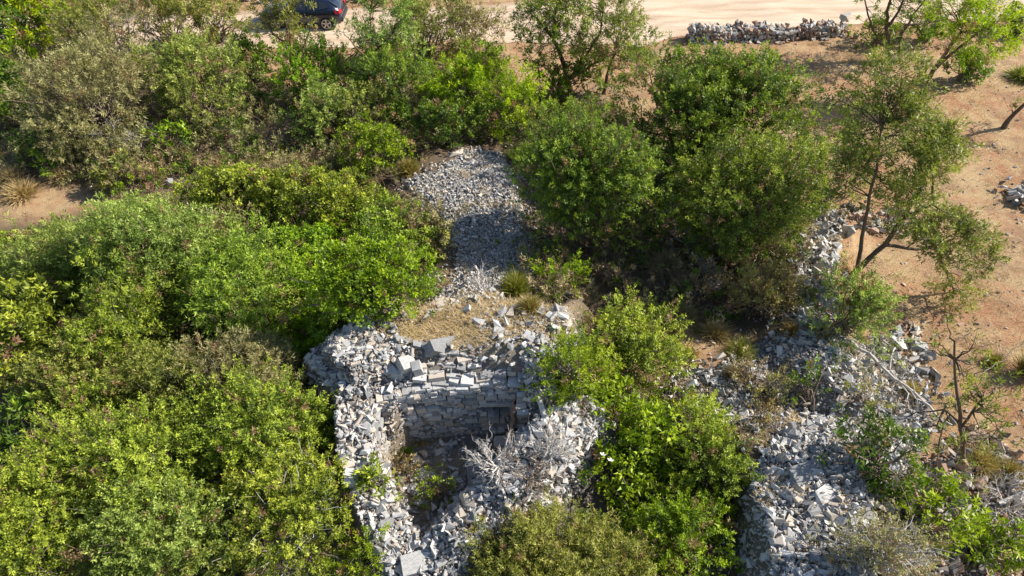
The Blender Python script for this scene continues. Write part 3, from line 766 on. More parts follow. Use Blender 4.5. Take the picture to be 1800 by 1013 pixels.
B('juniper_bush', 'grey-green juniper above and left of the big round juniper', 'bush', 'juniper', 'juniper', 965, 240, 78, 46, 1.3, .9, 4, GJ)
B('juniper_bush', 'big round green juniper right of the rubble ridge', 'bush', 'juniper', 'juniper', 1030, 350, 140, 110, 1.15, 1.15, 6, GJ, 80)
B('juniper_bush', 'largest juniper, dark green dome in the right middle', 'bush', 'juniper', 'juniper', 1245, 226, 186, 112, .85, 1.0, 9, GJ, 120)
B('juniper_bush', 'dark green juniper joined to the front of the largest dome', 'bush', 'juniper', 'juniper', 1315, 365, 118, 108, .95, 1, 5, GJ, 80)
B('evergreen_shrub', 'sparse grey-green shrub between the largest dome and the leaning olive', 'bush', 'olive', 'drab', 1455, 335, 48, 45, .9, .45, 2, GM)
# ---- small growth along the bare strip
for i, (px, py, rx, h, pal, lb) in enumerate([
    (392, 298, 22, .8, 'dry', 'yellowish grass tuft on the bare strip, below the bright pale juniper'),
    (322, 285, 20, .8, 'dry', 'grass tuft under the shaded juniper, left of another tuft'),
    (455, 292, 24, .8, 'pale', 'greenish tuft at the middle of the bare strip'),
    (270, 310, 22, .6, 'straw', 'flattened straw tuft near the lone white rock'),
    (40, 345, 34, .7, 'straw', 'dry tuft at the left edge above the red patch'),
    (20, 318, 26, .7, 'dry', 'dry tuft at the left edge, upper one of two'),
    (110, 315, 26, .6, 'dry', 'brown tuft on the strip right of the left edge'),
    (560, 300, 26, .6, 'dry', 'brown dry tuft left of the vivid green shrub'),
    (718, 305, 20, .7, 'rust', 'yellow tuft at the right foot of the vivid green shrub'),
    (1165, 475, 40, .8, 'dry', 'dark dry tuft in the shade under the joined junipers'),
    (905, 515, 32, .9, 'olive', 'green broom tuft at the foot of the big round juniper'),
    (930, 545, 22, .5, 'rust', 'rusty tuft just below the green broom tuft'),
    (1175, 585, 34, .8, 'dry', 'grey dry broom in front of the dark junipers'),
    (1200, 560, 26, .6, 'dry', 'smaller grey broom behind the bigger one'),
    (1255, 590, 26, .6, 'straw', 'straw tuft between the grey broom and the rusty broom'),
    (1390, 585, 16, .4, 'rust', 'small orange tuft under the rusty broom'),
    (1300, 625, 28, .6, 'olive', 'green and straw tuft above the dark part of the stone spread'),
    (1290, 665, 22, .4, 'dry', 'brown tuft beside the pale rock in red soil'),
    (715, 800, 14, .35, 'pale', 'pale green grass on the hut floor by the left wall'),
    (740, 772, 18, .3, 'straw', 'straw growing at the foot of the hut back wall'),
    (1350, 715, 16, .3, 'rust', 'red-brown weeds left of the tall stone heap'),
    (1720, 815, 36, .6, 'straw', 'golden dry grass at the lower right beside the dark hollow'),
    (1770, 835, 30, .5, 'rust', 'rusty grass on the rim of the dark hollow'),
    (1600, 690, 16, .4, 'straw', 'straw tuft among the rocks beside the young tree'),
    (1210, 625, 20, .4, 'straw', 'straw tuft on red soil near the yellow-green bush'),
    (1795, 140, 26, .7, 'olive', 'green tuft at the right edge of the red field'),
    (1745, 640, 16, .4, 'rust', 'rusty tuft on the red field near the right edge')]):
    tuft('grass_tuft', lb, 'grass tuft', pal, px, py, rx * 1.15, h * .8, 900, GT)
B('broom_shrub', 'orange and green broom shrub in front of the dark junipers', 'bush', 'feather', 'rust', 1342, 518, 58, 44, .9, .75, 4, GB, 120)
B('broom_shrub', 'greyish brown broom on the right rim of the left thicket', 'bush', 'feather', 'dry', 748, 415, 46, 50, .9, .75, 4, GB, 120)
B('evergreen_shrub', 'small green shrub on the lower part of the white stone spread', 'bush', 'feather', 'olive', 1345, 690, 30, 22, .6, .5, 2, GM)
B('dry_shrub', 'rusty dry scrub between the yellow-green juniper and the stone spread', 'bush', 'feather', 'rust', 1335, 745, 34, 20, .5, .5, 2, GB)
B('dry_shrub', 'brown dry scrub on the soil left of the white stone spread', 'bush', 'feather', 'dry', 1320, 662, 46, 22, .4, .45, 3, GB)
tuft('broom_shrub', 'dark brown shrub at the right edge of the red field', 'bush', 'rust', 1800, 660, 30, .9, 900, GB)
B('evergreen_shrub', 'low green plant beside the lone white rock', 'bush', 'broad', 'olive', 212, 308, 44, 26, .6, .8, 2, GM)
B('evergreen_shrub', 'small dark plant in the shade at the foot of the drab juniper', 'bush', 'broad', 'deep', 85, 270, 50, 32, .6, .8, 2, GM)
B('evergreen_shrub', 'low green plant at the foot of the shaded juniper', 'bush', 'broad', 'green', 300, 255, 34, 26, .7, .8, 2, GM)
B('evergreen_shrub', 'drab ground-hugging bush on the bare strip behind the left thicket', 'bush', 'feather', 'drab', 500, 318, 70, 26, .5, .7, 3, GM)
# ---- left thicket
B('evergreen_shrub', 'yellow-green shrub at the top of the left thicket', 'bush', 'mastic', 'yellow', 425, 352, 92, 52, .6, 1, 4, GM)
B('evergreen_shrub', 'yellow-green shrub at the top right of the left thicket', 'bush', 'mastic', 'yellow', 590, 375, 100, 55, .6, 1, 5, GM)
B('evergreen_shrub', 'brownish feathery shrub inside the top of the left thicket', 'bush', 'feather', 'drab', 395, 420, 70, 45, .6, .8, 3, GM)
B('evergreen_shrub', 'bright shrub on the right shoulder of the left thicket', 'bush', 'mastic', 'yellow', 690, 430, 78, 70, .7, 1, 4, GM)
B('evergreen_shrub', 'vivid green shrub spilling towards the grassy terrace', 'bush', 'mastic', 'green', 645, 508, 98, 58, .7, 1, 5, GM)
B('evergreen_shrub', 'deep green shrub in the right middle of the left thicket', 'bush', 'mastic', 'green', 555, 465, 75, 60, .7, 1, 4, GM)
B('evergreen_shrub', 'dark green shrub against the rubble at the upper left of the hut', 'bush', 'mastic', 'green', 572, 590, 58, 62, .8, 1, 4, GM)
B('evergreen_shrub', 'low yellow-green cover beside the red patch at the left', 'bush', 'olive', 'yellow', 270, 395, 80, 24, .5, .9, 3, GM)
B('juniper_bush', 'yellow-green bush cut by the left edge below the red patch', 'bush', 'mastic', 'yellow', 8, 455, 38, 40, .8, 1, 2, GJ)
B('olive_bush', 'pale glossy-leaved bush at the left of the thicket', 'bush', 'olive', 'pale', 125, 468, 95, 58, .7, 1, 5, GM)
B('olive_bush', 'tall pale glossy-leaved bush in the middle of the thicket', 'bush', 'olive', 'pale', 285, 460, 108, 80, .85, 1, 5, GM)
B('olive_bush', 'light green rounded bush right of the dark gap in the thicket', 'bush', 'olive', 'yellow', 438, 520, 82, 95, .95, 1, 5, GM)
B('olive_bush', 'leafy bush left of the dark gap in the thicket', 'bush', 'olive', 'yellow', 225, 590, 82, 85, .9, .95, 4, GM)
B('olive_bush', 'sun-flecked bush at the left edge, middle height', 'bush', 'broad', 'yellow', 45, 570, 72, 85, .85, .8, 4, GM)
B('juniper_bush', 'drab yellow juniper above the dark hollow at the left', 'bush', 'juniper', 'olive', 140, 670, 72, 60, .8, .9, 4, GJ)
B('juniper_bush', 'feathery grey-olive bush left of the hut', 'bush', 'feather', 'drab', 450, 675, 92, 68, .75, 1.1, 5, GJ, 110, twig=M_GREYTWIG)
B('juniper_bush', 'olive feathery bush between the leafy bush and the grey-olive one', 'bush', 'feather', 'olive', 290, 690, 78, 55, .8, .9, 4, GJ)
B('olive_bush', 'dark shaded bush at the left edge, lower half', 'bush', 'broad', 'deep', 40, 765, 62, 60, .8, .7, 3, GM)
B('juniper_bush', 'brightest yellow juniper of the lower left', 'bush', 'juniper', 'yellow', 168, 735, 62, 52, .9, .95, 4, GJ)
B('juniper_bush', 'large yellow-green juniper, lower left middle', 'bush', 'juniper', 'yellow', 245, 830, 120, 82, .8, 1, 6, GJ, 90)
B('juniper_bush', 'yellow-green juniper directly left of the hut', 'bush', 'juniper', 'yellow', 462, 768, 104, 80, .8, 1, 6, GJ, 90)
B('juniper_bush', 'yellow-green juniper in the bottom left corner', 'bush', 'juniper', 'yellow', 70, 925, 118, 95, .8, 1, 6, GJ, 90)
B('juniper_bush', 'juniper with pale blue-green sprays at the bottom, left of centre', 'bush', 'juniper', 'pale', 290, 965, 120, 75, .8, .95, 6, GJ, 90)
B('juniper_bush', 'twiggy yellow juniper at the bottom beside the curved hut wall', 'bush', 'juniper', 'yellow', 515, 905, 98, 90, .8, .85, 6, GJ, 160, twig=M_GREYTWIG)
B('juniper_bush', 'small bright juniper squeezed against the left hut wall', 'bush', 'juniper', 'yellow', 580, 742, 20, 46, 1.2, 1, 2, GJ)
B('juniper_bush', 'small fresh green juniper at the bottom below the curved hut wall', 'bush', 'juniper', 'green', 640, 985, 46, 40, .9, .9, 3, GJ)
B('weed', 'dry weeds along the foot of the left hut wall', 'plant', 'feather', 'straw', 705, 835, 18, 22, .8, .4, 2, None, 12)
B('weed', 'spray of green weed rooted on the left hut wall', 'plant', 'broad', 'yellow', 655, 850, 20, 32, .8, .4, 1, None, 12)
B('weed', 'yellow-green weed in the bottom of the hut', 'plant', 'mastic', 'yellow', 768, 868, 26, 26, .8, .8, 2, None, 14)
# ---- centre and right
B('juniper_bush', 'small bright juniper at the foot of the big round one', 'bush', 'juniper', 'lime', 978, 497, 36, 38, 1.0, .9, 3, GJ)
B('juniper_bush', 'olive-yellow juniper right of the hut, behind the round bright one', 'bush', 'juniper', 'yellow', 1092, 628, 108, 82, .7, .9, 7, GJ, 80)
B('juniper_bush', 'small round vivid green juniper at the right corner of the hut', 'bush', 'juniper', 'green', 1008, 668, 58, 58, 1.0, 1.1, 4, GJ)
B('oleander', 'vivid green long-leaved bush with white flowers right of the hut', 'bush', 'broad', 'green', 1102, 775, 84, 68, .75, .85, 5, GM)
B('juniper_bush', 'yellow-green juniper left of the tall stone heap', 'bush', 'juniper', 'yellow', 1242, 805, 74, 80, .8, 1, 5, GJ, 80)
B('juniper_bush', 'dark green juniper below the yellow-green one, beside the stone heap', 'bush', 'juniper', 'green', 1195, 945, 72, 72, .85, .9, 4, GJ)
B('juniper_bush', 'wide olive-coloured fine-needled bush at the bottom centre', 'bush', 'feather', 'olive', 975, 1008, 200, 70, .34, 1.0, 10, GJ, 120)
B('juniper_bush', 'light green juniper on the stones below the leaning olive', 'bush', 'juniper', 'pale', 1495, 558, 74, 70, .8, .8, 4, GJ)
B('leafy_shrub', 'broad-leaved green shrub at the right side of the tall stone heap', 'bush', 'broad', 'deep', 1545, 805, 80, 58, .7, .75, 4, GM)
B('leafy_shrub', 'bright broad-leaved shrub at the bottom right', 'bush', 'broad', 'green', 1625, 900, 62, 66, .7, .6, 4, GM)
B('leafy_shrub', 'bright broad-leaved shrub in the bottom right corner', 'bush', 'broad', 'green', 1745, 965, 80, 50, .7, .6, 4, GM)
B('dry_shrub', 'half-dry olive brown shrub at the bottom edge of the stone heap', 'bush', 'feather', 'drab', 1540, 975, 92, 42, .6, .5, 4, GB, 110, twig=M_GREYTWIG)
B('weed', 'green weed growing from the top of the white stone spread', 'plant', 'juniper', 'green', 1425, 690, 26, 50, .7, .25, 2, None, 14)
B('weed', 'green spray hanging over the right of the stone heap', 'plant', 'juniper', 'olive', 1520, 700, 34, 60, .7, .2, 2, None, 14)
B('evergreen_shrub', 'dark green bush with yellow tips under the leaning bright tree', 'bush', 'mastic', 'green', 1700, 122, 50, 28, .8, 1, 4, GM)
B('evergreen_shrub', 'dark bush at the top right edge', 'bush', 'mastic', 'deep', 1790, 45, 30, 42, .8, 1, 3, GM)
B('evergreen_shrub', 'low yellowish bush at the foot of the thin spreading tree', 'bush', 'mastic', 'yellow', 1545, 60, 42, 24, .8, .9, 3, GM)
B('evergreen_shrub', 'shaded green bush between the two bright trees at the top right', 'bush', 'mastic', 'green', 1635, 52, 32, 26, .8, .9, 3, GM)

# ------------------------------------------------------------ undergrowth nobody could count
def undergrowth(name, label, poly, n, pal, style, r0, r1, dens, seed, lift=.2):
    rng = np.random.default_rng(seed); poly = wpoly(poly); xs = [p[0] for p in poly]; ys = [p[1] for p in poly]; lobes = []
    while len(lobes) < n:
        x, y = rng.uniform(min(xs), max(xs)), rng.uniform(min(ys), max(ys))
        if not in_poly(np.array([x]), np.array([y]), poly)[0]: continue
        r = rng.uniform(r0, r1); lobes.append((np.array([x, y, float(H(x, y)) + r * .35 + rng.uniform(0, lift)]), np.array([r, r, r * .7])))
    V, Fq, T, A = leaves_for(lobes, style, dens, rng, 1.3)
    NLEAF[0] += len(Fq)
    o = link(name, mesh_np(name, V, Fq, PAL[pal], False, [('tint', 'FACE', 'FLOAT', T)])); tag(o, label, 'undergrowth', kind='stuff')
    tb = Tubes()
    for i in rng.choice(len(A), min(len(A), n * 5), replace=False):
        q = A[i]; e = q + rng.normal(0, .28, 3) + np.array([0, 0, .1]); s0 = q + rng.normal(0, .25, 3); s0[2] = float(H(s0[0], s0[1])); tb.add(wobble(s0, e, 4, .08, rng), .012, .004, 3)
    o = link('dry_twigs', tb.mesh('dry_twigs', M_TWIG)); tag(o, 'dry twigs in the ' + label, 'twigs', kind='stuff')
TOP = [(0, 60), (180, 60), (380, 130), (480, 140), (600, 190), (680, 160), (860, 130), (930, 230), (860, 255), (700, 310), (400, 310), (200, 310), (0, 300)]
undergrowth('undergrowth', 'dark undergrowth between the bushes of the upper thicket', TOP, 110, 'deep', 'mastic', .3, .75, .35, 901)
undergrowth('undergrowth', 'drab undergrowth between the bushes of the upper thicket', TOP, 150, 'drab', 'feather', .3, .8, .3, 902)
LEFT = [(0, 460), (200, 430), (420, 330), (740, 380), (740, 480), (640, 570), (540, 660), (590, 800), (640, 960), (640, 1080), (0, 1080)]
undergrowth('undergrowth', 'olive undergrowth between the bushes of the left thicket', LEFT, 110, 'olive', 'mastic', .35, .8, .45, 903, .9)
undergrowth('undergrowth', 'dark undergrowth between the bushes of the left thicket', LEFT, 60, 'deep', 'mastic', .35, .8, .4, 904, .5)
undergrowth('undergrowth', 'dry low growth on the bare strip behind the left thicket', [(150, 300), (420, 285), (620, 290), (680, 320), (420, 335), (200, 350)], 60, 'dry', 'feather', .15, .45, .3, 908, .05)
undergrowth('undergrowth', 'green low growth on the bare strip behind the left thicket', [(150, 300), (420, 285), (620, 290), (680, 320), (420, 335), (200, 350)], 40, 'green', 'mastic', .15, .4, .35, 909, .05)
MIDP = [(940, 200), (1080, 230), (1100, 330), (1420, 360), (1410, 560), (1290, 590), (1120, 560), (1010, 540), (900, 480), (900, 400), (1000, 430)]
undergrowth('undergrowth', 'dry brown undergrowth below the big dark junipers', MIDP, 150, 'dry', 'feather', .2, .5, .22, 905)
undergrowth('undergrowth', 'dark green undergrowth below the big dark junipers', MIDP, 60, 'deep', 'mastic', .2, .5, .4, 906)
LOWP = [(1030, 730), (1180, 710), (1290, 790), (1290, 1060), (1000, 1060), (960, 950), (1040, 860)]
undergrowth('undergrowth', 'green undergrowth between the bushes right of the hut', LOWP, 70, 'green', 'mastic', .3, .6, .35, 907)

# ------------------------------------------------------------ trees with visible trunks
def tree(name, label, base_px, trunk, lobes, style, pal, dens, Y=None, tr=.12, group=None, nb=60, twig=M_BARK, seed=3, cat='tree'):
    """trunk: list of paths, each [(px, py), ...] in the plane of the trunk; lobes: (px, py, rx, ry, dy)"""
    rng = np.random.default_rng(seed); base = gp(*base_px); Y = base[1] if Y is None else Y
    root = empty(name, base); tag(root, label, cat, group); src = []
    for k, path in enumerate(trunk):
        pts = []
        for j, q in enumerate(path):
            pts.append(base.copy() if (k == 0 and j == 0) or q is None else at_y(q[0], q[1], Y + (q[2] if len(q) > 2 else 0)))
        pts = np.array(pts); fine = []
        for a, b in zip(pts[:-1], pts[1:]):
            for t in (0, .34, .67): fine.append(a * (1 - t) + b * t + rng.normal(0, .015, 3))
        fine.append(pts[-1]); fine = np.array(fine); src += list(fine[2:])
        T = Tubes(); f = tr if k == 0 else tr * .6; T.add(fine - base, f, f * .35, 8)
        link('trunk' if k == 0 else 'limb', T.mesh('wood', twig), root)
    lb = []
    for (px, py, rx, ry, dy) in lobes:
        p = at_y(px, py, Y + dy); sc = depth_of(p) / 1200.; lb.append((p, np.array([rx * sc, (rx + ry) * .45 * sc, ry * sc])))
    finish_plant(root, base, lb, style, pal, dens, rng, max(.85, min(1.6, (depth_of(base) / 17.) ** .75)), twig, nb, .05, src)
    return root

B('juniper_bush', 'shaded juniper filling the gap between the big round one and the largest dome', 'bush', 'juniper', 'deep', 1160, 330, 62, 80, 1.0, .9, 3, GJ)
B('juniper_bush', 'low shaded juniper at the foot of the joined dark one', 'bush', 'juniper', 'juniper', 1235, 430, 50, 42, .8, .8, 3, GJ, 80, twig=M_GREYTWIG)
B('juniper_bush', 'pale juniper standing between the brilliant shrubs and the largest dome', 'bush', 'juniper', 'olive', 1030, 235, 48, 30, .8, .8, 3, GJ)
tree('olive_tree', 'tall airy olive tree leaning over the edge of the red field', (1480, 505),
     [[(1480, 505), (1510, 470), (1555, 430), (1590, 380), (1620, 330)], [(1510, 470), (1515, 420), (1525, 370), (1540, 300), (1550, 220)],
      [(1555, 430), (1610, 440), (1650, 430)], [(1590, 380), (1640, 360), (1640, 300)], [(1640, 430), (1665, 480), (1680, 520)]],
     [(1540, 160, 50, 46, .6), (1570, 235, 68, 60, .3), (1615, 290, 42, 62, 0), (1505, 320, 30, 52, .4), (1660, 425, 46, 44, -.3), (1705, 450, 34, 24, -.3), (1682, 515, 15, 30, -.3), (1600, 360, 40, 36, .2)],
     'olive', 'olive', 2.0, None, .11, GO, 90)
tree('spreading_tree', 'thin spreading tree with bare limbs and yellow leaves by the roadside wall', (1560, 106),
     [[(1560, 106), (1562, 85), (1558, 50), (1560, 20), (1572, -25)], [(1562, 85), (1585, 60), (1610, 20), (1640, -20)], [(1562, 85), (1545, 75), (1530, 40), (1520, 0)],
      [(1585, 60), (1590, 45), (1620, 42), (1660, 35)], [(1558, 50), (1580, 20), (1595, -20)], [(1585, 60), (1580, 92), (1562, 100)]],
     [(1560, 15, 55, 40, .2), (1620, 20, 45, 34, 0), (1600, -30, 80, 45, 0), (1520, -10, 35, 35, 0), (1545, 55, 40, 20, .5)],
     'olive', 'yellow', .36, None, .13, GO, 150, seed=4)
tree('leaning_tree', 'leaning tree with brilliant yellow-green crown in the red field', (1616, 178),
     [[(1616, 178), (1630, 150), (1640, 125), (1665, 90), (1690, 55)], [(1640, 125), (1690, 80), (1730, 50)], [(1632, 150), (1625, 128), (1632, 118)]],
     [(1715, 48, 58, 44, .2), (1682, 30, 42, 38, 0), (1745, 35, 32, 32, .3), (1760, 60, 26, 26, 0), (1650, 20, 30, 20, .2)],
     'olive', 'lime', .8, None, .14, GO, 60, seed=5)
tree('leaning_tree', 'small leaning trunk with a leafy tuft at the right edge of the red field', (1763, 227),
     [[(1763, 227), (1775, 208), (1800, 185), (1840, 150)]],
     [(1768, 200, 14, 16, 0), (1850, 150, 30, 30, 0)], 'olive', 'olive', .45, None, .12, GO, 18, seed=6)
tree('olive_tree', 'airy dark olive tree with crooked limbs standing before the track', (1005, 165),
     [[(1005, 165), (990, 110), (975, 70), (975, 30), (985, -5)], [(1000, 140), (1030, 100), (1055, 60), (1060, 20)], [(1000, 140), (1045, 112), (1080, 95)], [(975, 70), (950, 40), (930, 20)]],
     [(975, 30, 62, 36, 0), (960, 80, 46, 36, 0), (1030, 28, 50, 34, .3), (1010, 110, 44, 30, 0), (1000, -8, 40, 22, 0)],
     'olive', 'juniper', 1.0, None, .12, GO, 80, seed=7)
tree('olive_tree', 'dense round dark green olive crown at the right of the airy one', (1062, 165),
     [[(1062, 165), (1070, 120), (1085, 85)]],
     [(1088, 72, 54, 58, .2), (1102, 112, 34, 28, 0)], 'feather', 'olive', 1.1, None, .09, GO, 30, seed=8)
tree('olive_tree', 'olive-brown tree standing in front of the parked car', (520, 140),
     [[(520, 140), (512, 110), (508, 70), (500, 30)], [(512, 110), (535, 80), (545, 50)], [(508, 80), (480, 60), (475, 45)]],
     [(487, 42, 28, 26, 0), (518, 25, 34, 32, 0), (528, 62, 20, 20, 0), (505, 78, 30, 26, .2)], 'olive', 'olive', .85, None, .09, GO, 80, seed=9)
tree('olive_tree', 'tall light-green thin-crowned tree right of the car', (655, 165),
     [[(655, 165), (660, 120), (655, 70), (650, 20)], [(660, 120), (630, 90), (615, 70)], [(658, 90), (690, 60)]],
     [(668, 45, 44, 40, 0), (650, 95, 48, 40, 0), (705, 95, 34, 36, .2), (680, 5, 34, 24, 0)], 'feather', 'pale', .8, None, .07, GO, 70, seed=10)
tree('young_tree', 'slender young tree with sparse leaves on the red field, lower right', (1695, 815),
     [[(1695, 815), (1690, 750), (1683, 690), (1678, 600)], [(1690, 750), (1720, 710), (1745, 690)], [(1690, 750), (1660, 720)]],
     [(1675, 640, 30, 48, 0), (1690, 725, 52, 40, 0), (1735, 700, 40, 34, .2), (1650, 760, 36, 28, 0), (1720, 770, 42, 24, 0)],
     'olive', 'juniper', .3, None, .06, GO, 50, seed=11)
tree('dead_tree', 'bare grey tree with thin upright twigs in the upper left thicket', (232, 170),
     [[(232, 170), (230, 110), (225, 40)], [(230, 130), (250, 80), (262, 40)], [(230, 110), (205, 70), (195, 30)]],
     [(230, 70, 42, 55, 0)], 'feather', 'dry', .22, None, .07, None, 220, M_TWIG, seed=12, cat='dead tree')

# dead shrubs and fallen wood
dead_shrub('dead_shrub', 'bleached leafless shrub sprawling inside the hut', 872, 822, .85, 3, 3, 1.0, n0=11, r=.03, seed=2, up=.12)
dead_shrub('dead_shrub', 'tangle of grey twigs over the front wall of the hut', 930, 840, .5, 3, 3, 1.2, n0=14, r=.02, seed=3, up=.0, mat=M_TWIG)
dead_shrub('dead_shrub', 'grey brushwood heaped at the top of the hut front wall', 960, 800, .5, 5, 3, 1.0, n0=10, r=.02, seed=21, up=.0)
dead_shrub('dead_shrub', 'pale bare branches showing under the drab juniper, upper left', 232, 262, 1.1, 4, 3, .6, n0=7, r=.03, seed=4, up=0)
dead_shrub('dead_shrub', 'grey bare bush hanging over the dark hollow in the lower right corner', 1765, 890, .9, 4, 3, .8, n0=9, r=.03, seed=5)
dead_shrub('dead_shrub', 'brown bare shrub in the shade in front of the big junipers', 1180, 520, .6, 5, 3, .8, M_TWIG, 10, .016, seed=6)
dead_shrub('dead_shrub', 'brown dry shrub right of the small bright juniper', 1075, 505, .5, 5, 3, .9, M_TWIG, 8, .014, seed=7)
dead_shrub('dead_shrub', 'grey twigs at the foot of the rusty broom', 1235, 500, .6, 5, 3, .9, M_GREYTWIG, 8, .014, seed=8)
dead_shrub('dead_shrub', 'bare twigs at the lower end of the rubble ridge', 850, 512, .5, 4, 2, .9, M_GREYTWIG, 7, .018, seed=9, up=-.1)
dead_shrub('dead_shrub', 'dark dry brush in front of the small yellow tuft by the rubble', 700, 330, .5, 5, 2, .9, M_TWIG, 8, .014, seed=10)
dead_shrub('dead_shrub', 'dry brush in the shade of the upper thicket near the middle', 500, 265, .8, 5, 3, .8, M_TWIG, 8, .02, seed=11)
dead_shrub('dead_shrub', 'brown brush below the pale juniper in the upper thicket', 600, 275, .6, 5, 3, .8, M_TWIG, 8, .016, seed=12)
dead_shrub('dead_shrub', 'fan of dry twigs at the bottom edge, left of the square block', 590, 940, .7, 5, 3, .8, M_GREYTWIG, 9, .014, seed=13)

def log(name, label, a, b, r0, r1, za=.05, zb=.05, mat=M_GREYTWIG, k=9, cat='log', amp=.02, twigs=0, seed=0):
    rng = np.random.default_rng(seed + 50); p = gp(*a) + np.array([0, 0, za]); q = gp(*b) + np.array([0, 0, zb]); T = Tubes()
    pts = wobble(p, q, k, amp, rng) - p; T.add(pts, r0, r1, 8)
    for i in range(twigs):
        s = pts[rng.integers(1, k)]; T.add(wobble(s, s + rng.normal(0, .3, 3) + np.array([0, 0, .15]), 4, .08, rng), r1 * .6, .004, 4)
    tag(link(name, T.mesh(name, mat), None, p), label, cat)
log('wooden_beam', 'weathered grey beam lying across the broken right wall of the hut', (945, 708), (980, 795), .06, .085, .22, .10, cat='beam', seed=1, amp=.008)
log('fallen_branch', 'curved bare stick arching at the foot of the grey beam', (945, 770), (925, 748), .02, .012, .1, .35, amp=.12, cat='branch', seed=2)
log('fallen_log', 'long thin grey trunk lying over the white stones towards the young tree', (1490, 610), (1660, 765), .05, .03, .25, .45, M_GREYTWIG, 12, 'trunk', .01, 12, 3)
log('fallen_branch', 'forked grey branch leaning on the stones below the light green juniper', (1545, 610), (1600, 740), .03, .012, .3, .3, M_GREYTWIG, 8, 'branch', .03, 10, 4)
log('fallen_branch', 'broken stump standing on the edge of the white stone spread', (1250, 722), (1262, 760), .06, .05, .15, .1, M_GREYTWIG, 5, 'branch', .03, 0, 5)
log('fallen_branch', 'grey branch lying at the lower end of the rubble ridge', (825, 482), (855, 510), .03, .012, .15, .3, M_GREYTWIG, 7, 'branch', .06, 6, 6)
log('fallen_branch', 'thin bare branch reaching over the right edge of the red field', (1720, 665), (1790, 620), .02, .01, .3, .5, M_TWIG, 8, 'branch', .03, 6, 7)
log('fallen_branch', 'thick dark branch over the hollow at the lower right edge', (1740, 900), (1830, 860), .06, .04, .4, .6, M_GREYTWIG, 8, 'branch', .03, 8, 8)

# flowers of the oleander: three white blooms lifted above the leaves
fm, ft, fb = new_mat('white_petals'); fb.inputs['Base Color'].default_value = (.8, .8, .76, 1); fb.inputs['Roughness'].default_value = .6
ol = bpy.data.objects.get('oleander')
for k, (px, py) in enumerate([(1022, 716), (1037, 728), (1060, 800), (1073, 810)]):
    bm = bmesh.new()
    for j in range(5):
        a = j * 1.2566; c = bm.verts.new((0, 0, 0)); v1 = bm.verts.new((.06 * math.cos(a - .45), .06 * math.sin(a - .45), .02)); v2 = bm.verts.new((.085 * math.cos(a), .085 * math.sin(a), .03)); v3 = bm.verts.new((.06 * math.cos(a + .45), .06 * math.sin(a + .45), .02))
        bm.faces.new((c, v1, v2, v3))
    me = bpy.data.meshes.new('flower'); bm.to_mesh(me); bm.free(); me.materials.append(fm)
    p = at_z(px, py, 1.75); o = link('flower', me, ol); o.location = Vector([float(v) for v in p]) - ol.location; o.rotation_euler = (-.5, .2, 0)

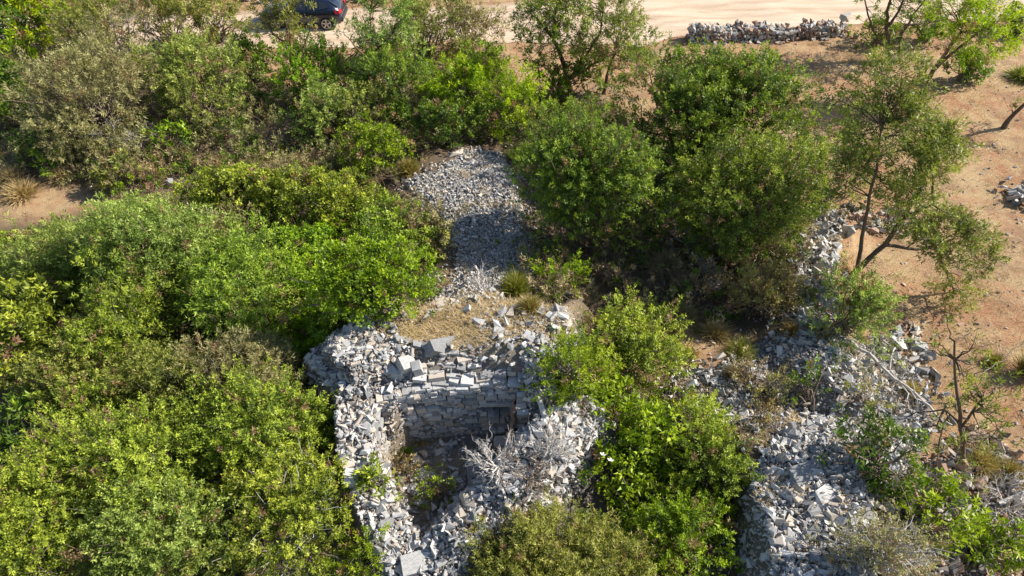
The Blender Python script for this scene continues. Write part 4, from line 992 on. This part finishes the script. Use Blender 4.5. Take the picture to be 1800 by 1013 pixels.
# ------------------------------------------------------------ ground litter: grass and gravel nobody could count
def litter():
    n = 70000; x = R.uniform(4, 24, n); y = R.uniform(7, 33, n)
    kk = R.integers(0, 900, 30000); x[:30000] = x[40000:40900][kk] + R.normal(0, .11, 30000); y[:30000] = y[40000:40900][kk] + R.normal(0, .11, 30000)
    edge = np.interp(y, [4, 10, 14, 18, 24, 28, 31, 60], [10, 9.5, 9.2, 10.5, 6.5, 3.5, 3, 3]); pat = noise2(x * 1.9, y * 1.9) + R.normal(0, .4, n)
    s = (x > edge) & (pat > -.1); x, y = x[s], y[s]
    x2 = R.uniform(-4, 1.6, 9000); y2 = R.uniform(10.9, 13.3, 9000); s2 = (1 - ((x2 + 1.25) / 2.9) ** 2 - ((y2 - 12.0) / 1.3) ** 2 + .5 * noise2(x2 * 2.2, y2 * 2.2)) > R.uniform(-.2, .9, 9000)
    x3 = R.uniform(-30, 24, 7000); lo, hi = road_edges(x3); y3 = np.where(R.random(7000) < .5, lo - np.abs(R.normal(0, .8, 7000)), hi + np.abs(R.normal(0, 1.0, 7000)))
    xr, yr = [], []
    for p in (RUB['spread'], RUB['heap'], RUB['ridge'], fe):
        c = R.uniform(0, 1, (60, 2)); px_ = np.array([q[0] for q in p]); py_ = np.array([q[1] for q in p])
        cx_ = px_.min() + c[:, 0] * np.ptp(px_); cy_ = py_.min() + c[:, 1] * np.ptp(py_); kk = R.integers(0, 60, 2200)
        xr.append(cx_[kk] + R.normal(0, .13, 2200)); yr.append(cy_[kk] + R.normal(0, .13, 2200))
    x = np.concatenate([x, x2[s2], x3] + xr); y = np.concatenate([y, y2[s2], y3] + yr); n = len(x); z = H(x, y) + np.concatenate([np.zeros(n - 8800), np.full(8800, .06)])
    P = np.stack([x, y, z], -1); th = R.uniform(0, 6.28, n); el = R.uniform(.1, 1.1, n); L = R.uniform(.08, .26, n)[:, None]
    d = np.stack([np.cos(th) * np.cos(el), np.sin(th) * np.cos(el), np.sin(el)], -1); side = np.stack([-np.sin(th), np.cos(th), 0 * th], -1) * .006
    V = np.stack([P - side, P + side, P + d * L + side * .4, P + d * L - side * .4], 1).reshape(-1, 3)
    T = np.clip(R.normal(.5, .25, n), 0, 1)
    o = link('dry_grass', mesh_np('dry_grass', V, np.arange(len(V)).reshape(-1, 4), PAL['straw'], False, [('tint', 'FACE', 'FLOAT', T)]))
    tag(o, 'short dry yellow grass scattered over the red soil and terrace', 'grass', kind='stuff')
    # gravel
    n = 8000; x = R.uniform(-16, 24, n); y = R.uniform(7, 34, n); edge = np.interp(y, [4, 10, 14, 18, 24, 28, 31, 60], [9.5, 9.0, 8.6, 9.8, 6, 3, -20, -20])
    patch = (1.1 - .8 * np.abs(y - 20.0) - .22 * np.abs(x + 17.0)) > 0
    s = (x > edge) | patch | ((x > 2) & (x < 8) & (y > 11) & (y < 14)) | ((np.abs(x + 1.2) < 3) & (y > 11) & (y < 13.2) & (R.random(n) < 1))
    x, y = x[s], y[s]
    xa = R.uniform(-4, 2, 260); ya = R.uniform(11, 13.4, 260); x = np.concatenate([x, xa]); y = np.concatenate([y, ya]); n = len(x)
    sz = .03 + .13 * R.random(n) ** 3; D = np.stack([sz, sz * .8, sz * .5], -1)
    P = np.stack([x, y, H(x, y) + sz * .12], -1); E = np.stack([R.uniform(0, 6.28, n), R.normal(0, .3, n), R.normal(0, .3, n)], -1)
    o = link('gravel', joined_stones('gravel', P, D, E, M_STONE_W)); tag(o, 'loose small stones strewn over the red soil', 'gravel', kind='stuff')
litter()

# ------------------------------------------------------------ the car
def car():
    paint, t, b = new_mat('dark_blue_paint'); b.inputs['Base Color'].default_value = (.012, .02, .045, 1); b.inputs['Metallic'].default_value = .4; b.inputs['Roughness'].default_value = .28
    b.inputs['Coat Weight'].default_value = .8
    glass, t, b = new_mat('tinted_glass'); b.inputs['Base Color'].default_value = (.02, .025, .03, 1); b.inputs['Roughness'].default_value = .06; b.inputs['Specular IOR Level'].default_value = .9
    rub, t, b = new_mat('tyre_rubber'); b.inputs['Base Color'].default_value = (.02, .02, .02, 1); b.inputs['Roughness'].default_value = .85
    trim, t, b = new_mat('dark_plastic'); b.inputs['Base Color'].default_value = (.03, .03, .032, 1); b.inputs['Roughness'].default_value = .6
    alloy, t, b = new_mat('alloy_rim'); b.inputs['Base Color'].default_value = (.5, .5, .52, 1); b.inputs['Metallic'].default_value = .7; b.inputs['Roughness'].default_value = .35
    red, t, b = new_mat('red_lens'); b.inputs['Base Color'].default_value = (.55, .01, .015, 1); b.inputs['Roughness'].default_value = .2
    clear, t, b = new_mat('clear_lens'); b.inputs['Base Color'].default_value = (.7, .7, .7, 1); b.inputs['Roughness'].default_value = .15
    # near side rear wheel stands at px (577, 53)
    w0 = at_z(577, 53, .12); root = empty('parked_car', (w0[0] - 1.32, w0[1] + .80, float(H(w0[0], w0[1])) + .02)); tag(root, 'dark blue hatchback parked on the dirt track, half hidden by an olive tree', 'car')
    # sections along x (front at -2.2, rear at +2.1): (x, floor z, shoulder z, top z, half width low, half width shoulder, half width top)
    sec = [(-2.15, .32, .55, .60, .62, .68, .60), (-2.05, .24, .66, .74, .74, .80, .68), (-1.75, .22, .80, .86, .82, .88, .74), (-1.1, .22, .90, .97, .86, .90, .76),
           (-.75, .22, .93, 1.02, .87, .90, .74), (-.1, .22, .96, 1.42, .88, .90, .60), (.4, .22, .98, 1.50, .88, .90, .60), (1.0, .22, 1.0, 1.48, .88, .90, .59),
           (1.5, .22, 1.02, 1.40, .87, .90, .57), (1.72, .24, 1.03, 1.30, .86, .88, .56), (2.0, .28, 1.0, 1.06, .80, .84, .62), (2.10, .36, .70, .76, .72, .76, .66), (2.11, .42, .6, .62, .6, .66, .6)]
    V, Fc = [], []
    for (x, f, s, tp, wl, ws, wt) in sec:
        V += [(x, -wl * .92, f), (x, -wl, f + .1), (x, -ws, (f + s) * .5), (x, -ws * .985, s - .03), (x, -ws * .96, s), (x, -wt * 1.02, tp - .05), (x, -wt * .9, tp), (x, 0, tp + .025),
              (x, wt * .9, tp), (x, wt * 1.02, tp - .05), (x, ws * .96, s), (x, ws * .985, s - .03), (x, ws, (f + s) * .5), (x, wl, f + .1), (x, wl * .92, f)]
    K = 15; n = len(sec)
    for i in range(n - 1):
        for k in range(K):
            j = (k + 1) % K; Fc.append((i * K + k, i * K + j, (i + 1) * K + j, (i + 1) * K + k))
    Fc.append(tuple(range(K))[::-1]); Fc.append(tuple((n - 1) * K + k for k in range(K)))
    me = bpy.data.meshes.new('body'); me.from_pydata(V, [], Fc)
    me.materials.append(paint); me.materials.append(glass)
    for p in me.polygons:
        p.use_smooth = True
        if len(p.vertices) == 4:
            i = min(p.vertices) // K; ks = sorted(v % K for v in p.vertices)
            if (4 in ks and 5 in ks or 9 in ks and 10 in ks) and 5 <= i <= 8: p.material_index = 0
    body = link('body', me, root)
    bm = bmesh.new(); bm.from_mesh(me); bmesh.ops.recalc_face_normals(bm, faces=bm.faces[:]); bm.to_mesh(me); bm.free()
    def quad(name, pts, mat, off=.006, parent=root):
        pts = [Vector(p) for p in pts]; nn = (pts[1] - pts[0]).cross(pts[2] - pts[0]).normalized() if len(pts) > 2 else Vector((0, 0, 1))
        c = sum(pts, Vector()) / len(pts)
        if nn.dot(c - Vector((0, 0, .7))) < 0: nn = -nn
        bm = bmesh.new(); a = [bm.verts.new(p + nn * off) for p in pts]; bb = [bm.verts.new(p - nn * .02) for p in pts]
        bm.faces.new(a); bm.faces.new(bb[::-1])
        for i in range(len(pts)): j = (i + 1) % len(pts); bm.faces.new((a[i], bb[i], bb[j], a[j]))
        bmesh.ops.recalc_face_normals(bm, faces=bm.faces[:])
        m = bpy.data.meshes.new(name); bm.to_mesh(m); bm.free(); m.materials.append(mat); return link(name, m, parent)
    for s in (-1, 1):
        quad('side_window', [(-.45, s * .835, 1.0), (-.08, s * .665, 1.33), (.38, s * .645, 1.42), (.38, s * .865, 1.01)], glass, .012)
        quad('side_window', [(.44, s * .865, 1.01), (.44, s * .645, 1.42), (.98, s * .64, 1.40), (1.02, s * .865, 1.04)], glass, .012)
        quad('side_window', [(1.08, s * .862, 1.05), (1.05, s * .645, 1.38), (1.42, s * .66, 1.32), (1.55, s * .80, 1.12)], glass, .012)
        quad('tail_light', [(1.86, s * .86, .84), (1.83, s * .84, 1.0), (2.03, s * .76, .98), (2.07, s * .79, .82)], red, .02)
        quad('tail_light', [(2.04, s * .78, .82), (2.0, s * .76, .97), (2.06, s * .48, .96), (2.1, s * .48, .82)], red, .02)
        quad('headlight', [(-1.95, s * .82, .62), (-1.9, s * .80, .76), (-2.08, s * .52, .72), (-2.13, s * .52, .60)], clear, .02)
        bm = bmesh.new(); bmesh.ops.create_uvsphere(bm, u_segments=12, v_segments=8, radius=.11); bmesh.ops.scale(bm, vec=(.7, 1.1, .75), verts=bm.verts); m = bpy.data.meshes.new('mirror'); bm.to_mesh(m); bm.free(); m.materials.append(paint)
        link('mirror', m, root, (-.5, s * .98, 1.02))
    quad('rear_window', [(1.56, -.56, 1.37), (1.56, .56, 1.37), (1.98, .66, 1.09), (1.98, -.66, 1.09)], glass, .012)
    quad('windscreen', [(-.72, -.70, 1.03), (-.72, .70, 1.03), (-.13, .56, 1.40), (-.13, -.56, 1.40)], glass, .012)
    quad('bumper', [(2.1, -.74, .38), (2.1, .74, .38), (2.12, .70, .58), (2.12, -.70, .58)], trim, .05)
    def cyl(name, r, wd, mat, parent, loc, seg=32, inner=None):
        bm = bmesh.new(); bmesh.ops.create_cone(bm, cap_ends=True, segments=seg, radius1=r, radius2=r, depth=wd); bmesh.ops.rotate(bm, matrix=Matrix.Rotation(math.pi / 2, 3, 'X'), verts=bm.verts)
        bmesh.ops.bevel(bm, geom=[e for e in bm.edges if abs(e.verts[0].co.y - e.verts[1].co.y) < 1e-4], offset=wd * .12, segments=2, affect='EDGES')
        m = bpy.data.meshes.new(name); bm.to_mesh(m); bm.free(); m.materials.append(mat)
        return link(name, m, parent, loc)
    for x in (-1.3, 1.32):
        for s in (-1, 1):
            arch = cyl('wheel_arch', .385, .05, trim, root, (x, s * .875, .36)); wh = cyl('wheel', .33, .22, rub, root, (x, s * .82, .33))
            cyl('rim_dish', .225, .02, trim, wh, (0, s * .112, 0))
            bm = bmesh.new()
            for k in range(5):
                a = k * 2 * math.pi / 5
                r = bmesh.ops.create_cube(bm, size=1, matrix=Matrix.Translation((0, s * .125, 0)) @ Matrix.Rotation(a, 4, 'Y') @ Matrix.Translation((0, 0, .12)) @ Matrix.Diagonal((.05, .02, .2, 1)))
            for k in range(24):
                a = k * 2 * math.pi / 24; bmesh.ops.create_cube(bm, size=1, matrix=Matrix.Translation((0, s * .125, 0)) @ Matrix.Rotation(a, 4, 'Y') @ Matrix.Translation((0, 0, .23)) @ Matrix.Diagonal((.064, .022, .022, 1)))
            m = bpy.data.meshes.new('rim'); bm.to_mesh(m); bm.free(); m.materials.append(alloy); link('rim', m, wh)
car()
